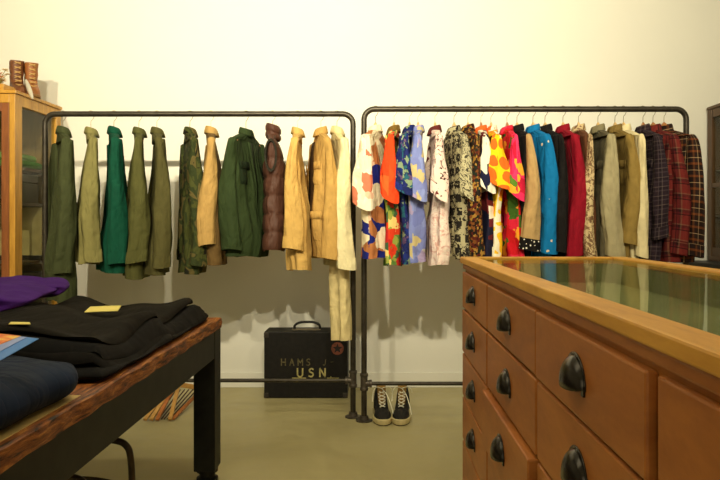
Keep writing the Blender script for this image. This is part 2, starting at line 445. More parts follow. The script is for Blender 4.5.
        for sd in (1, -1):
            g = G(); rr = []; m = 26; ns = 26 if sleeve == 'long' else 12
            p5 = [R.uniform(0, 6.28) for _ in range(6)]; bd = bend*(1 if sd == 1 else .6)
            ex = R.uniform(.8, 1.2)
            def ring(q, sc=1.0, dz=0.0):
                r_ = []
                if sleeve == 'long':
                    cx = sd*(W-.014+out*sstep(q*2.2)*1.1-.0*q); cy = bd*(sin(q*2.2)*.9)+.006*sin(5*q+p5[2])*fold; cz = z0-.012-drop*.93-Ls*q
                    ry = lerp(sr[0], sr[1], q)*(1+.04*sin(5*q+p5[0])); rx = lerp(.046, .034, q)*(1+.06*sin(6*q+p5[1]))
                    ry *= lerp(.40, 1.06, sstep(q/.8+.05)**.75); rx *= lerp(.3, 1, sqrt(max(0, 1-(1-min(1, q/.18))**2)))
                    cy += .006*sin(6*q+p5[1])*q
                else:
                    cx = sd*(W-.02+.05*q**.8*out/.02); cy = bd*q; cz = z0-.012-drop*.93-Ls*q
                    ry = lerp(sr[0]*.42, sr[1], sstep(q*1.2)); rx = lerp(.02, .034, q)
                    if q < .05: ry *= .8; rx *= .6
                for j in range(m):
                    th = 2*pi*j/m; c, s_ = cos(th), sin(th)
                    wob = 1+.05*fold*sin(3*th+p5[3]+q*7)+.035*fold*sin(6*th+p5[4]-q*4)+.012*fold*sin(22*q+2*th+p5[5])
                    X = cx+sd*rx*math.copysign(abs(c)**.85, c)*wob*sc*(1 if c > 0 else .9)
                    Yy = cy+ry*s_*wob*sc
                    Z = cz+dz
                    if sleeve == 'short': Z += -.030*q*s_*(1 if bd <= 0 else -1)+.02*q*(-c)
                    else: Z += .010*q*sin(th+p5[4])
                    r_.append((X, Yy, Z) if sd == 1 else (X, Yy, Z))
                return r_ if sd == 1 else r_[::-1]
            rr.append(ring(0, .55, .008))
            for i in range(ns+1): rr.append(ring(i/ns))
            rr.append(ring(1, .9, .003)); rr.append(ring(.93, .82)); 
            g.loft(rr, True, True, True); so = g.build('sleeve', sl_m, t, angle=60)
            if sleeve == 'long' and cuff:
                g = G(); q0 = 1-.062/Ls*1.0
                g.loft([ring(q0, 1.0), ring(q0, 1.05), ring(q0+.5*(1-q0), 1.07), ring(1.0, 1.06, -.004), ring(1.0, .95, -.005)], True)
                g.build('cuff', cuff_m or sl_m, so, angle=60)
    return t

def solve_a(x0, Y0, spx, d=.225):
    lo, hi = radians(-75), radians(75)
    for _ in range(40):
        m = (lo+hi)/2; px = VX+F*(x0+d*sin(m))/(Y0-d*cos(m))
        if px < spx: lo = m
        else: hi = m
    return (lo+hi)/2

OL = {}
def C(*a): return rgb(*a)
M1 = dict(
 parka=solid('olive_parka_cloth', C(64, 70, 42)), khaki=solid('light_khaki_cloth', C(128, 122, 74)),
 teal=solid('teal_green_cloth', C(8, 70, 52)), olive=solid('olive_cloth', C(80, 80, 42)),
 olive2=solid('faded_olive_cloth', C(80, 76, 42)),
 camo=blotch('camouflage_cloth', [(0, C(30, 28, 16)), (.38, C(66, 70, 32)), (.49, C(46, 54, 26)), (.58, C(88, 78, 42)), (.66, C(28, 30, 18))], 8, .8),
 tan=solid('tan_cloth', C(176, 142, 84)), taupe=solid('taupe_cloth', C(98, 76, 42)),
 forest=solid('forest_green_cloth', C(44, 58, 30)), pocketg=solid('dark_green_pocket_cloth', C(24, 36, 18)),
 puff=solid('maroon_brown_nylon', C(78, 48, 36), .1, .6, .3),
 yellow=solid('mustard_cloth', C(200, 162, 92)), mustard=solid('mustard_canvas', C(186, 148, 82)), darkb=solid('dark_brown_cloth', C(52, 34, 16)),
 cream=solid('cream_cloth', C(222, 210, 166)), bone=solid('cream_cotton', C(218, 200, 146)))
GL = 'jackets on the left pipe rack'
zr1, zr2 = 1.80, 1.815
def G1(name, desc, cat, hook, sleeve_px, bot, mats, sbot=None, hd=None, wood_m=None, **kw):
    X = (hook-VX)*R1Y/F; a = solve_a(X, R1Y, sleeve_px)
    neck = kw.setdefault('neck', .125)
    L = (zr1-neck) - (CAMZ-(bot-VY)*R1Y/F)
    Yn = R1Y-.2*cos(a)
    if sbot: kw['Ls'] = (zr1-neck-.06) - (CAMZ-(sbot-VY)*Yn/F)
    hanger(hd, X, R1Y, zr1, a-pi/2, wood_m or HANGD, W=kw.get('W', .205)-.035, neck=neck)
    kw.setdefault('seed', int(hook)); kw.setdefault('front', 1)
    return garment(name, desc, cat, GL, X, R1Y, zr1, a, mats, L=L, **kw)
d = M1
G1('parka', 'long dark olive parka nearest the glass cabinet, hem lowest on the left', 'jacket', 63, 71, 300, dict(body=d['parka']), 274, 'hanger in the long olive parka beside the left post', T=.055, collar='jacket', sr=(.062, .046), bend=-.03, W=.165)
G1('work_shirt', 'pale khaki work shirt between the olive parka and the teal jacket', 'shirt', 91, 92, 262, dict(body=d['khaki']), 260, 'hanger in the pale khaki work shirt', T=.05, sr=(.054, .045), placket=d['khaki'])
G1('jacket', 'teal green jacket with dark hem, the only teal one', 'jacket', 114, 117, 270, dict(body=d['teal']), 264, 'hanger in the teal green jacket', T=.055, sr=(.056, .045), collar='jacket')
G1('field_shirt', 'olive shirt jacket with a white tag right of the teal jacket', 'shirt', 139, 140, 276, dict(body=d['olive']), 262, 'hanger in the olive shirt jacket with the white tag', T=.055, sr=(.05, .05), bend=-.015)
G1('field_shirt', 'faded olive shirt with striped shoulder patches left of the camouflage jacket', 'shirt', 157, 160, 272, dict(body=d['olive2']), 266, 'hanger in the faded olive shirt beside the camouflage one', T=.05, sr=(.048, .047), bend=.015)
G1('jacket', 'green and brown camouflage jacket', 'jacket', 190, 196, 272, dict(body=d['camo']), 264, 'hanger in the camouflage jacket', T=.055, sr=(.052, .045), bend=.012)
G1('work_jacket', 'tan work jacket over a taupe hem, beside the camouflage jacket', 'jacket', 211, 212, 264, dict(body=d['taupe'], sleeve=d['tan'], collar=d['tan']), 245, 'hanger in the tan work jacket with the taupe hem', T=.06, sr=(.05, .045), bend=-.03, collar='jacket')
G1('jacket', 'wide forest green jacket with a dark chest pocket beside the puffer vest', 'jacket', 246, 228, 256, dict(body=d['forest'], pocket=d['pocketg']), 250, 'hanger in the forest green jacket', T=.065, sr=(.06, .05), W=.2, pockets=1, placket=d['forest'], front=1)
G1('puffer_vest', 'maroon brown quilted puffer vest', 'vest', 272.5, 270, 250, dict(body=d['puff']), None, 'hanger in the maroon puffer vest', T=.058, sleeve='none', puff=6, collar='puff', W=.16)
G1('work_shirt', 'mustard yellow shirt hanging alone right of the puffer vest', 'shirt', 297.5, 295, 269, dict(body=d['yellow']), 249, 'hanger in the mustard shirt right of the puffer vest', T=.05, sr=(.05, .05), bend=-.02)
G1('canvas_jacket', 'golden canvas jacket with brown lining and buttoned pocket flaps', 'jacket', 321, 330, 257, dict(body=d['mustard'], sleeve=d['mustard'], pocket=d['mustard']), 259, 'hanger in the golden canvas jacket', T=.06, sr=(.05, .045), pockets=2, buttons=6, front=-1, placket=d['darkb'], collar='jacket', bend=.01)
G1('coat', 'long cream coat whose hem reaches down to the black case', 'coat', 337, 344, 339, dict(body=d['bone'], sleeve=d['cream']), 268, 'hanger in the long cream coat', T=.038, sr=(.052, .05), collar='jacket', flare=.62, bend=.01, W=.19)

# ---- right rack
W_, NV = C(232, 222, 196), C(20, 30, 110)
M2 = dict(
 a13=cells('navy_cream_aloha', [C(235, 222, 190), C(24, 34, 120), C(176, 112, 66), C(235, 222, 190), C(226, 190, 160)], 11, .05, 1.3, sx=.8),
 a13s=cells('cream_pink_aloha', [C(240, 228, 200), C(236, 214, 190), C(205, 120, 90), C(240, 230, 205), C(226, 190, 160)], 12, .05, 3.3),
 a14s=cells('red_orange_aloha', [C(226, 70, 26), C(226, 66, 24), C(220, 78, 30), C(230, 96, 40)], 8, .03, 2.2),
 a14=cells('red_green_floral', [C(214, 60, 30), C(92, 130, 60), C(232, 200, 120), C(190, 40, 36), C(150, 160, 70), C(60, 90, 60)], 22, .04, 5.1),
 a14c=solid('olive_brown_collar_cloth', C(112, 86, 36)),
 a15=cells('navy_leaf_aloha', [C(22, 34, 96), C(28, 44, 120), C(36, 92, 110), C(24, 34, 90), C(130, 150, 120), C(30, 40, 105), C(96, 72, 110)], 34, .04, 1.0, (.03, C(14, 22, 66))),
 a16=cells('periwinkle_aloha', [C(122, 134, 196), C(134, 146, 204), C(180, 178, 176), C(120, 130, 192), C(112, 122, 186), C(160, 146, 186), C(196, 180, 130)], 19, .045, 4.0),
 a17=blotch('pink_white_shirt', [(0, C(214, 170, 158)), (.40, C(232, 206, 196)), (.47, C(238, 218, 206)), (.57, C(226, 192, 182)), (.61, C(238, 220, 208))], 16, 1.4, 3, 1.0),
 a17s=blotch('pink_maroon_band', [(0, C(110, 50, 50)), (.38, C(236, 214, 202)), (.56, C(70, 36, 38)), (.60, C(230, 196, 184))], 14, 1.0, 3, 1),
 mar=solid('maroon_cloth', C(92, 36, 34)),
 a18=checks('grey_square_print', C(176, 168, 132), C(38, 34, 30), .075), a18s=blotch('grey_leaf_print', [(0, C(70, 66, 52)), (.44, C(186, 178, 142)), (.54, C(84, 78, 60)), (.6, C(200, 192, 156))], 30, 1.0, 3),
 a19=cells('dark_speckled_print', [C(40, 22, 14), C(120, 70, 30), C(28, 20, 18), C(160, 120, 50), C(86, 30, 22), C(30, 40, 30)], 70, .01, 2.0),
 a20=blotch('burgundy_navy_band', [(0, C(28, 28, 52)), (.5, C(100, 30, 34)), (.6, C(230, 222, 200))], 6, .4, 1, .3), a20s=blotch('navy_white_band', [(0, C(26, 28, 58)), (.52, C(236, 230, 210))], 7, .5, 1), ora=solid('orange_cloth', C(222, 100, 40)),
 a21=dots('white_yellow_floral', C(240, 232, 206), C(240, 140, 30), 9, .30, .4, .8, (C(246, 196, 30), 8, .52)),
 a21s=dots('yellow_orange_floral', C(248, 202, 26), C(236, 106, 32), 13, .46, 1.43, .45), a21c=blotch('orange_white_collar', [(0, C(226, 96, 40)), (.5, C(240, 226, 200))], 26, 1),
 a22=cells('red_pink_floral', [C(196, 20, 34), C(222, 48, 80), C(190, 22, 28), C(60, 96, 30), C(210, 34, 60), C(230, 150, 40)], 15, .05, 2.4), a22s=cells('pink_floral', [C(222, 40, 90), C(228, 60, 110), C(196, 24, 60), C(226, 46, 96), C(240, 170, 50), C(90, 130, 40)], 14, .05, 6.4),
 blk=solid('black_cloth', C(20, 18, 18)), a23=solid('fawn_cloth', C(182, 150, 100)),
 seq=dots('black_white_dots', C(16, 14, 14), C(235, 230, 215), 42, .2, 1.0, .4),
 a24=dots('blue_flower_specks', C(10, 112, 172), C(210, 190, 160), 14, .12, 2.0, 1.0),
 a26=solid('crimson_cloth', C(138, 12, 34)), wht=solid('white_piping', C(235, 228, 210)),
 a27=blotch('snake_print', [(0, C(120, 92, 66)), (.46, C(206, 184, 140)), (.58, C(140, 110, 80))], 34, .8, 3), a27b=solid('brown_cloth', C(96, 60, 38)),
 a28=solid('grey_cloth', C(128, 120, 92)), a28d=solid('dark_grey_cloth', C(92, 86, 66)), a28s=solid('light_grey_cloth', C(164, 154, 120)),
 a29=solid('khaki_brown_cloth', C(126, 104, 54)), a30=solid('ivory_cloth', C(222, 208, 164)), a29s=solid('ochre_khaki_cloth', C(142, 118, 62)),
 a31=plaid('plum_plaid', [(0, C(46, 34, 42)), (.5, C(78, 66, 70)), (.6, C(34, 26, 34)), (.9, C(96, 84, 80))], [(0, C(38, 28, 38)), (.45, C(66, 54, 62)), (.6, C(30, 22, 30)), (.92, C(104, 88, 84))], .05),
 a32=plaid('red_plaid', [(0, C(108, 36, 34)), (.55, C(84, 22, 28)), (.75, C(44, 20, 24)), (.9, C(110, 80, 62))], [(0, C(112, 40, 36)), (.55, C(90, 26, 30)), (.75, C(40, 20, 24)), (.92, C(118, 86, 66))], .085, .5, (C(24, 16, 18), .05)),
 a33=plaid('brown_orange_plaid', [(0, C(36, 24, 20)), (.45, C(104, 60, 32)), (.62, C(44, 30, 28)), (.93, C(180, 150, 110))], [(0, C(34, 22, 20)), (.4, C(128, 68, 32)), (.58, C(38, 26, 26)), (.94, C(190, 160, 120))], .07))
GR = 'shirts on the right pipe rack'
def G2(name, desc, cat, hook, sleeve_px, bot, mats, sbot, hd, group=GR, wood_m=None, **kw):
    X = (hook-VX)*R2Y/F; a = solve_a(X, R2Y, sleeve_px, .235 if kw.get('sleeve') == 'short' else .22)
    neck = kw.setdefault('neck', .132)
    L = (zr2-neck) - (CAMZ-(bot-VY)*R2Y/F)
    Yn = R2Y-.2*cos(a)
    if sbot: kw['Ls'] = (zr2-neck-.06) - (CAMZ-(sbot-VY)*Yn/F)
    hanger(hd, X, R2Y, zr2, a-pi/2, wood_m or HANGW, W=kw.get('W', .2)-.035, neck=neck, peak=.047, group='hangers on the rack of patterned shirts')
    kw.setdefault('seed', int(hook)); kw.setdefault('front', -1); kw.setdefault('W', .2); kw.setdefault('collar', 'aloha' if kw.get('sleeve') == 'short' else 'shirt')
    return garment(name, desc, cat, group, X, R2Y, zr2, a, mats, L=L, **kw)
d = M2
SH = dict(sleeve='short')
G2('aloha_shirt', 'cream shirt with navy and brown blocks, first on the right rack', 'shirt', 375.5, 362, 258, dict(body=d['a13'], sleeve=d['a13s']), 205, 'hanger in the cream and navy shirt by the post', T=.05, sr=(.07, .06), **SH)
G2('aloha_shirt', 'red-orange short sleeved shirt with a red and green floral body', 'shirt', 394, 389, 264, dict(body=d['a14'], sleeve=d['a14s'], collar=d['a14c']), 198, 'hanger in the red-orange shirt', T=.038, sr=(.055, .05), **SH)
G2('aloha_shirt', 'navy leaf patterned short sleeved shirt between the red and periwinkle ones', 'shirt', 409.5, 403, 262, dict(body=d['a15']), 190, 'hanger in the navy leaf patterned shirt', T=.036, sr=(.06, .06), **SH)
G2('aloha_shirt', 'periwinkle blue short sleeved shirt with pale flowers', 'shirt', 418, 417, 260, dict(body=d['a16']), 196, 'hanger in the periwinkle shirt', T=.045, sr=(.058, .054), **SH)
G2('patterned_shirt', 'pinkish white shirt with maroon bands on its short sleeve', 'shirt', 435, 440, 263, dict(body=d['a17'], sleeve=d['a17s'], collar=d['mar']), 197, 'hanger in the pinkish white shirt', T=.042, sr=(.05, .048), **SH)
G2('patterned_shirt', 'grey and black square printed shirt right of the pinkish one', 'shirt', 454, 468, 257, dict(body=d['a18'], sleeve=d['a18s']), 196, 'hanger in the grey square printed shirt', T=.045, sr=(.045, .045), **SH)
G2('patterned_shirt', 'dark brown speckled shirt beside the grey square printed one', 'shirt', 468, 477, 262, dict(body=d['a19']), 256, 'hanger in the dark speckled shirt', T=.03, sr=(.038, .036))
G2('patterned_shirt', 'navy, white and burgundy banded shirt with an orange collar', 'shirt', 481, 487, 262, dict(body=d['a20'], sleeve=d['a20s'], collar=d['ora']), 188, 'hanger in the banded shirt with the orange collar', T=.03, sr=(.045, .045), wood_m=HANGD, **SH)
G2('aloha_shirt', 'white shirt with a bright yellow and orange flowered sleeve', 'shirt', 491, 498, 262, dict(body=d['a21'], sleeve=d['a21s'], collar=d['a21c']), 184, 'hanger in the yellow and orange flowered shirt', T=.035, sr=(.064, .07), **SH)
G2('aloha_shirt', 'red and pink floral shirt right of the yellow sleeved one', 'shirt', 507, 517, 262, dict(body=d['a22'], sleeve=d['a22s']), 196, 'hanger in the red and pink floral shirt', T=.035, sr=(.045, .045), wood_m=HANGD, **SH)
G2('western_shirt', 'black shirt with a fawn front sleeve and white dotted cuff', 'shirt', 517, 532, 262, dict(body=d['blk'], sleeve=d['a23'], collar=d['blk']), 250, 'hanger in the black and fawn shirt', T=.03, sr=(.036, .05), cuff_m=d['seq'])
G2('patterned_shirt', 'bright blue long sleeved shirt with tiny flowers', 'shirt', 533, 550, 264, dict(body=d['a24']), 252, 'hanger in the bright blue shirt', T=.035, sr=(.05, .042), bend=.008)
G2('western_shirt', 'black western shirt with white piping between the blue and crimson shirts', 'shirt', 545, 562, 262, dict(body=d['blk'], button=d['wht']), 252, 'hanger in the black western shirt', T=.028, sr=(.036, .034), placket=d['blk'], buttons=5)
G2('work_shirt', 'crimson red long sleeved shirt', 'shirt', 563, 577, 262, dict(body=d['a26']), 256, 'hanger in the crimson shirt', T=.035, sr=(.048, .042), bend=.01)
G2('patterned_shirt', 'brown shirt with a pale snake print sleeve right of the crimson one', 'shirt', 578.5, 590, 262, dict(body=d['a27b'], sleeve=d['a27'], collar=d['a27']), 258, 'hanger in the snake print shirt', T=.03, sr=(.034, .03))
G2('work_jacket', 'wide grey shirt jacket with a pale grey sleeve', 'jacket', 598, 613, 262, dict(body=d['a28d'], sleeve=d['a28s'], collar=d['a28']), 256, 'hanger in the wide grey shirt jacket', T=.04, sr=(.055, .05), pockets=1)
G2('work_shirt', 'khaki brown shirt between the grey jacket and the ivory shirt', 'shirt', 615, 633, 262, dict(body=d['a29'], sleeve=d['a29s']), 244, 'hanger in the khaki brown shirt', T=.035, sr=(.046, .042), pockets=1)
G2('work_shirt', 'ivory long sleeved shirt left of the dark plum plaid', 'shirt', 623.5, 643, 262, dict(body=d['a30'], sleeve=d['a30']), 256, 'hanger in the ivory shirt', T=.03, sr=(.034, .032))
G2('flannel_shirt', 'dark plum and grey plaid flannel shirt', 'shirt', 643, 661, 260, dict(body=d['a31']), 238, 'hanger in the dark plum plaid shirt', T=.038, sr=(.046, .04), wood_m=HANGD, pockets=1)
G2('flannel_shirt', 'red plaid flannel shirt between the plum and brown plaids', 'shirt', 653, 680, 260, dict(body=d['a32']), 254, 'hanger in the red plaid shirt', T=.035, sr=(.052, .045), wood_m=HANGD, bend=.012)
G2('flannel_shirt', 'brown and orange plaid flannel shirt nearest the right post', 'shirt', 664, 696, 260, dict(body=d['a33']), 256, 'hanger in the brown and orange plaid shirt by the right post', T=.035, sr=(.055, .045), wood_m=HANGD, bend=.02)

# small paper tag on the olive shirt jacket
p = at(124, 256, 3.93)
o = G().obox(p, (.013, 0, .006), (0, .0015, 0), (-.008, 0, .024)).build('price_tag', plain('white_card', (.75, .72, .6, 1)), None, False); tag(o, 'small white paper tag beside the hem of the olive shirt jacket', 'tag')

# ------------------------------------------------------------------ drawer chest with glass top
CH_X0, CH_X1, CH_Y0, CH_Y1, CH_Z = .33, .95, .22, 2.70, 1.008
CW = wood('honey_drawer_wood', rgb(150, 86, 36), rgb(178, 110, 50), (1, 1, 3), .42, .35, 3.0)
CWT = wood('honey_top_wood', rgb(192, 134, 48), rgb(222, 166, 70), (3, .6, 3), .45, .3, 4)
CWD = plain('gap_shade_wood', rgb(48, 24, 12), .6, .3)  # housing colour darkened to paint shade into the drawer gaps
t = thing('drawer_chest', 'honey wood drawer chest with black cup pulls and glass top', 'drawer chest', (CH_X0, CH_Y0, 0))
ly = CH_Y1-CH_Y0; lx = CH_X1-CH_X0
G().box(.0142, lx-.02, .03, ly-.03, .06, .8995).build('drawer_housing', CWD, t, False)
g = G(); g.box(.0142, lx-.004, .012, .03, .06, .90); g.box(.0142, lx-.004, ly-.03, ly-.012, .06, .90); g.box(lx-.02, lx-.004, .03, ly-.03, .06, .90); g.box(.03, lx-.03, .03, ly-.03, 0, .06)
g.box(.014, .052, .012, ly-.012, .90, .984); g.box(lx-.052, lx-.004, .012, ly-.012, .90, .984)
g.box(.052, lx-.052, .012, .05, .90, .984); g.box(.052, lx-.052, ly-.05, ly-.012, .90, .984)
g.build('carcass', CW, t, False, bevel=.003)
g = G(); g.box(-.006, .052, 0, ly, .984, CH_Z); g.box(lx-.05, lx+.006, 0, ly, .984, CH_Z)
g.box(.052, lx-.05, 0, .052, .984, CH_Z); g.box(.052, lx-.05, ly-.045, ly, .984, CH_Z)
g.build('top_frame', CWT, t, False, bevel=.004)
G().box(.004, .016, .006, ly-.006, .962, .982).build('edge_moulding', CW, t, False, bevel=.004)
G().box(.053, lx-.051, .053, ly-.046, .997, 1.002).build('glass_top', glassmat('display_glass', (.93, .97, .9, 1), .03, .42), t, False)
kx = N('display_cloth', .9, .1); kv = kx.coord(kind='Object'); kx.color(kx.ramp(kx.noise(kv, 3, 3).outputs[0], [(.3, (.24, .24, .13, 1)), (.7, (.32, .30, .17, 1))], False))
g = G(); g.box(.053, lx-.053, .051, ly-.051, .9005, .912); g.box(.0525, .056, .051, ly-.051, .912, .983); g.box(lx-.056, lx-.0525, .051, ly-.051, .912, .983)
g.box(.056, lx-.056, .0505, .054, .912, .983); g.box(.056, lx-.056, ly-.054, ly-.0505, .912, .983); g.build('display_tray', kx.m, t, False)
BR = plain('dark_brass', (.022, .018, .013, 1), .24, .6, .6, .3, 60)
zs = [(.816, .956), (.650, .812), (.484, .646), (.318, .480), (.085, .314)]
ys = [(2.085, 2.675), (1.448, 2.079), (.845, 1.440), (.24, .832)]
def pull(parent, yc, zc, xf):
    g = G(); nu, nv = 18, 8; Wp, H, D = .050, .046, .024
    rows = []
    for i in range(nv+1):
        V = (pi/2)*i/nv*1.08
        rows.append([(xf-D*sin(U)*sin(V), yc-Wp*cos(U), zc-.012+H*sin(U)*cos(V)) for U in [pi*j/nu for j in range(nu+1)]])
    g.loft(rows, False)
    lip = []
    for rr in (1.0, 1.14):
        lip.append([(xf-.0015, yc-Wp*rr*cos(U), zc-.013+H*rr*sin(U)+(.0 if rr == 1 else 0)) for U in [pi*j/nu for j in range(nu+1)]])
    g.loft(lip, False)
    g.box(xf-.003, xf-.0005, yc-Wp*1.02, yc-Wp*.8, zc-.022, zc-.006); g.box(xf-.003, xf-.0005, yc+Wp*.8, yc+Wp*1.02, zc-.022, zc-.006)
    return g.build('cup_pull', BR, parent, solid=.0022, angle=50)
for r, (z0, z1) in enumerate(zs):
    for c, (y0, y1) in enumerate(ys):
        out = {(2, 1): .016, (0, 2): .003, (0, 3): -.002, (1, 0): .001}.get((r, c), 0)
        g = G(); g.box(-out, .0138, y0+.004-CH_Y0, y1-.004-CH_Y0, z0+.001, z1-.003)
        dr = g.build('drawer', CW, t, False, bevel=.004)
        pull(dr, (y0+y1)/2+.002-CH_Y0, (z0+z1)/2-.003, -out)

# ------------------------------------------------------------------ work table
TX0, TX1, TY0, TY1, TZ = -1.72, -.69, .95, 3.12, .718
kt = N('rough_plank_wood', .5, .35); v = kt.coord((9, 1.1, 9), 'Object'); a_ = kt.noise(v, 3.0, 6, .7, 1.6); b_ = kt.noise(v, 14, 4, .6)
f_ = kt.math('ADD', kt.math('MULTIPLY', a_.outputs[0], .7), kt.math('MULTIPLY', b_.outputs[0], .3))
kt.color(kt.ramp(f_, [(.40, rgb(20, 10, 6)), (.445, rgb(96, 48, 20)), (.52, rgb(142, 82, 34)), (.60, rgb(190, 128, 58))], False)); kt.bump(f_, .5, .008)
FRM = plain('blackened_steel', (.009, .0095, .007, 1), .5, .3, .3, .6, 14)
t = thing('work_table', 'rough plank table on a black frame holding folded clothes', 'table', (TX1, TY1, 0))
g = G(); nseg = 60; npl = 5; wpl = (TX1-TX0)/npl
RT = random.Random(3)
for i in range(npl):
    x1 = -i*wpl; x0 = x1-wpl+.004
    rings = []
    for j in range(nseg+1):
        y = -(TY1-TY0)*j/nseg; jt = .004*sin(j*.7)+.003*sin(j*1.9+1) if i == 0 else 0
        jb = .004*sin(j*1.1+2)+.003*RT.uniform(-1, 1)
        rings.append([(x0, y, TZ-.044), (x1+jb*.6, y, TZ-.044), (x1+jt+.002, y, TZ-.022), (x1+jt*.6, y, TZ-.004), (x1-.006, y, TZ), (x0, y, TZ)])
    g.loft(rings, True, True, True)
g.build('table_top', kt.m, t, angle=30)
g = G(); zb, zt_ = .557, TZ-.044
g.box(-.045, -.003, TY0-TY1+.06, -.004, zb, zt_); g.box(TX0-TX1+.003, TX0-TX1+.045, TY0-TY1+.06, -.004, zb, zt_)
g.box(TX0-TX1+.045, -.045, -.046, -.004, zb, zt_); g.box(TX0-TX1+.045, -.045, TY0-TY1+.06, TY0-TY1+.1, zb, zt_)
g.build('apron', FRM, t, False, bevel=.002)
for (x, y) in ((-.047, -.062), (TX0-TX1+.047, -.062), (-.047, TY0-TY1+.12), (TX0-TX1+.047, TY0-TY1+.12)):
    g = G(); g.box(x-.0475, x+.0475, y-.058, y+.058, .075, zt_-.001) if False else g.box(x-.046, x+.046, y-.057, y+.057, .07, zt_-.001)
    lg = g.build('leg', FRM, t, False, bevel=.004)
    G().lathe((x, y, 0), [(.044, 0), (.046, .012), (.046, .03), (.034, .034), (.034, .052), (.046, .056), (.046, .07)], 20).build('foot', FRM, lg)

# ------------------------------------------------------------------ folded clothes on the table
def slab(name, label, cat, group, m, x0, x1, y0, y1, zb, h, seed, round_=.05, rot=0.0, parent=None, amp=.008, n=44, corner=.045, back=None):
    """a folded cloth: rounded in plan and at its edges, lying on the surface zb(x, y); returns (object, top function)"""
    R = random.Random(seed); ph = [R.uniform(0, 6.28) for _ in range(6)]
    cx, cy, hx, hy = (x0+x1)/2, (y0+y1)/2, (x1-x0)/2, (y1-y0)/2
    cr, sr_ = cos(rot), sin(rot)
    def edge(u, v):
        return min((1-abs(u))*hx, (1-abs(v))*hy)
    def bumps(X, Y): return amp*(sin(X*11+ph[0]+Y*3)+.7*sin(Y*13+ph[1]-X*5)+.5*sin(X*27+Y*9+ph[2]))
    def hh(u, v, X, Y):
        e = max(0, edge(u, v)); q = min(1, e/round_); prof = sqrt(max(0, 1-(1-q)**2))
        return h*(.5+.5*prof) + bumps(X, Y)*prof
    top = []; bot = []
    def remap(s): return math.copysign(1-(1-abs(s))**1.8, s) if abs(s) < 1 else s
    for i in range(n+1):
        for j in range(n+1):
            u, v = remap(-1+2*i/n), remap(-1+2*j/n)
            # plan rounding
            uu = u*(1-corner*abs(v)**6)+.012*sin(v*7+ph[3])*abs(u)**3; vv = v*(1-corner*abs(u)**6)+.012*sin(u*6+ph[4])*abs(v)**3
            X = cx+uu*hx*cr-vv*hy*sr_; Y = cy+uu*hx*sr_+vv*hy*cr
            e = max(0, edge(u, v)); q = min(1, e/round_); pr = sqrt(max(0, 1-(1-q)**2))
            b = zb(X, Y)
            top.append((X, Y, b+h*(.5+.5*pr)+bumps(X, Y)*pr)); bot.append((X+ (0 if q > 0 else 0), Y, b+.001+h*.5*(1-pr)))
    g = G(); N1 = n+1; f = []; uv = []
    for i in range(n):
        for j in range(n):
            f.append((i*N1+j, (i+1)*N1+j, (i+1)*N1+j+1, i*N1+j+1)); uv.append([(top[k][0], top[k][1]) for k in f[-1]])
    nt = N1*N1
    for i in range(n):
        for j in range(n):
            f.append((nt+i*N1+j, nt+i*N1+j+1, nt+(i+1)*N1+j+1, nt+(i+1)*N1+j)); uv.append([((top+bot)[k][0], (top+bot)[k][1]) for k in f[-1]])
    allv = top+bot
    g.add(allv, f, uv)
    o = g.build(name, m, parent, angle=80)
    if label: tag(o, label, cat, group)
    wm = o.modifiers.new('weld', 'WELD'); wm.merge_threshold = .0004
    def topf(X, Y):
        dx, dy = X-cx, Y-cy; u = (dx*cr+dy*sr_)/hx; v = (-dx*sr_+dy*cr)/hy
        b = zb(X, Y)
        if abs(u) >= 1 or abs(v) >= 1: return b
        q = min(1, edge(u, v)/round_); pr = sqrt(max(0, 1-(1-q)**2))
        d_ = sstep(edge(u, v)/.06)
        return b+(h+bumps(X, Y))*lerp(0, 1, d_)+.0
    return o, topf
T0 = lambda X, Y: TZ+.001
BK = solid('black_jersey', C(20, 18, 16), .2, .9, .12, .25); BK2 = solid('black_fleece', C(25, 22, 18), .2, .92, .12, .25); BK3 = solid('black_twill', C(17, 16, 16), .2, .85, .15, .25)
SG = 'folded black clothes on the table'
o, f1 = slab('folded_trousers', 'lowest folded black garment of the stack, ending short of the table corner', 'folded clothes', SG, BK3, -1.34, -.70, 1.80, 2.46, T0, .034, 1)
o, f2 = slab('folded_trousers', 'second folded black garment of the stack, showing a fold by the table edge', 'folded clothes', SG, BK, -1.33, -.705, 1.84, 3.0, f1, .034, 2, rot=0)
o, f3 = slab('folded_sweatshirt', 'third folded black garment, reaching the table far corner', 'folded clothes', SG, BK3, -1.32, -.715, 1.86, 3.07, f2, .030, 3, rot=-.01)
o, f4 = slab('folded_sweatshirt', 'topmost folded black sweatshirt of the stack under the yellow card', 'folded clothes', SG, BK2, -1.30, -.755, 1.90, 2.98, f3, .030, 4, rot=.02, amp=.010)
o, f5 = slab('folded_jacket', 'black folded jacket left of the stack under the purple hoodie', 'folded clothes', SG, BK2, -1.69, -1.345, 1.9, 2.95, T0, .10, 5, amp=.008)
fm = lambda X, Y: max(f4(X, Y), f5(X, Y))
# purple hoodie
PU = solid('purple_fleece', C(66, 26, 110), .15, .9, .15, .25)
t = thing('folded_hoodie', 'purple folded hoodie on the black clothes by the cabinet', 'folded clothes', (0, 0, 0))
def fp(X, Y): return lerp(.855, .845, sstep((X+1.7)/.4))
slab('body', None, None, None, PU, -1.70, -1.13, 1.90, 2.80, lambda X, Y: .866, .052, 9, round_=.09, rot=.24, parent=t, amp=.008, corner=.2)
slab('hood', None, None, None, PU, -1.44, -1.20, 2.52, 2.90, lambda X, Y: .858, .062, 10, round_=.08, rot=.35, parent=t, amp=.010, corner=.25)
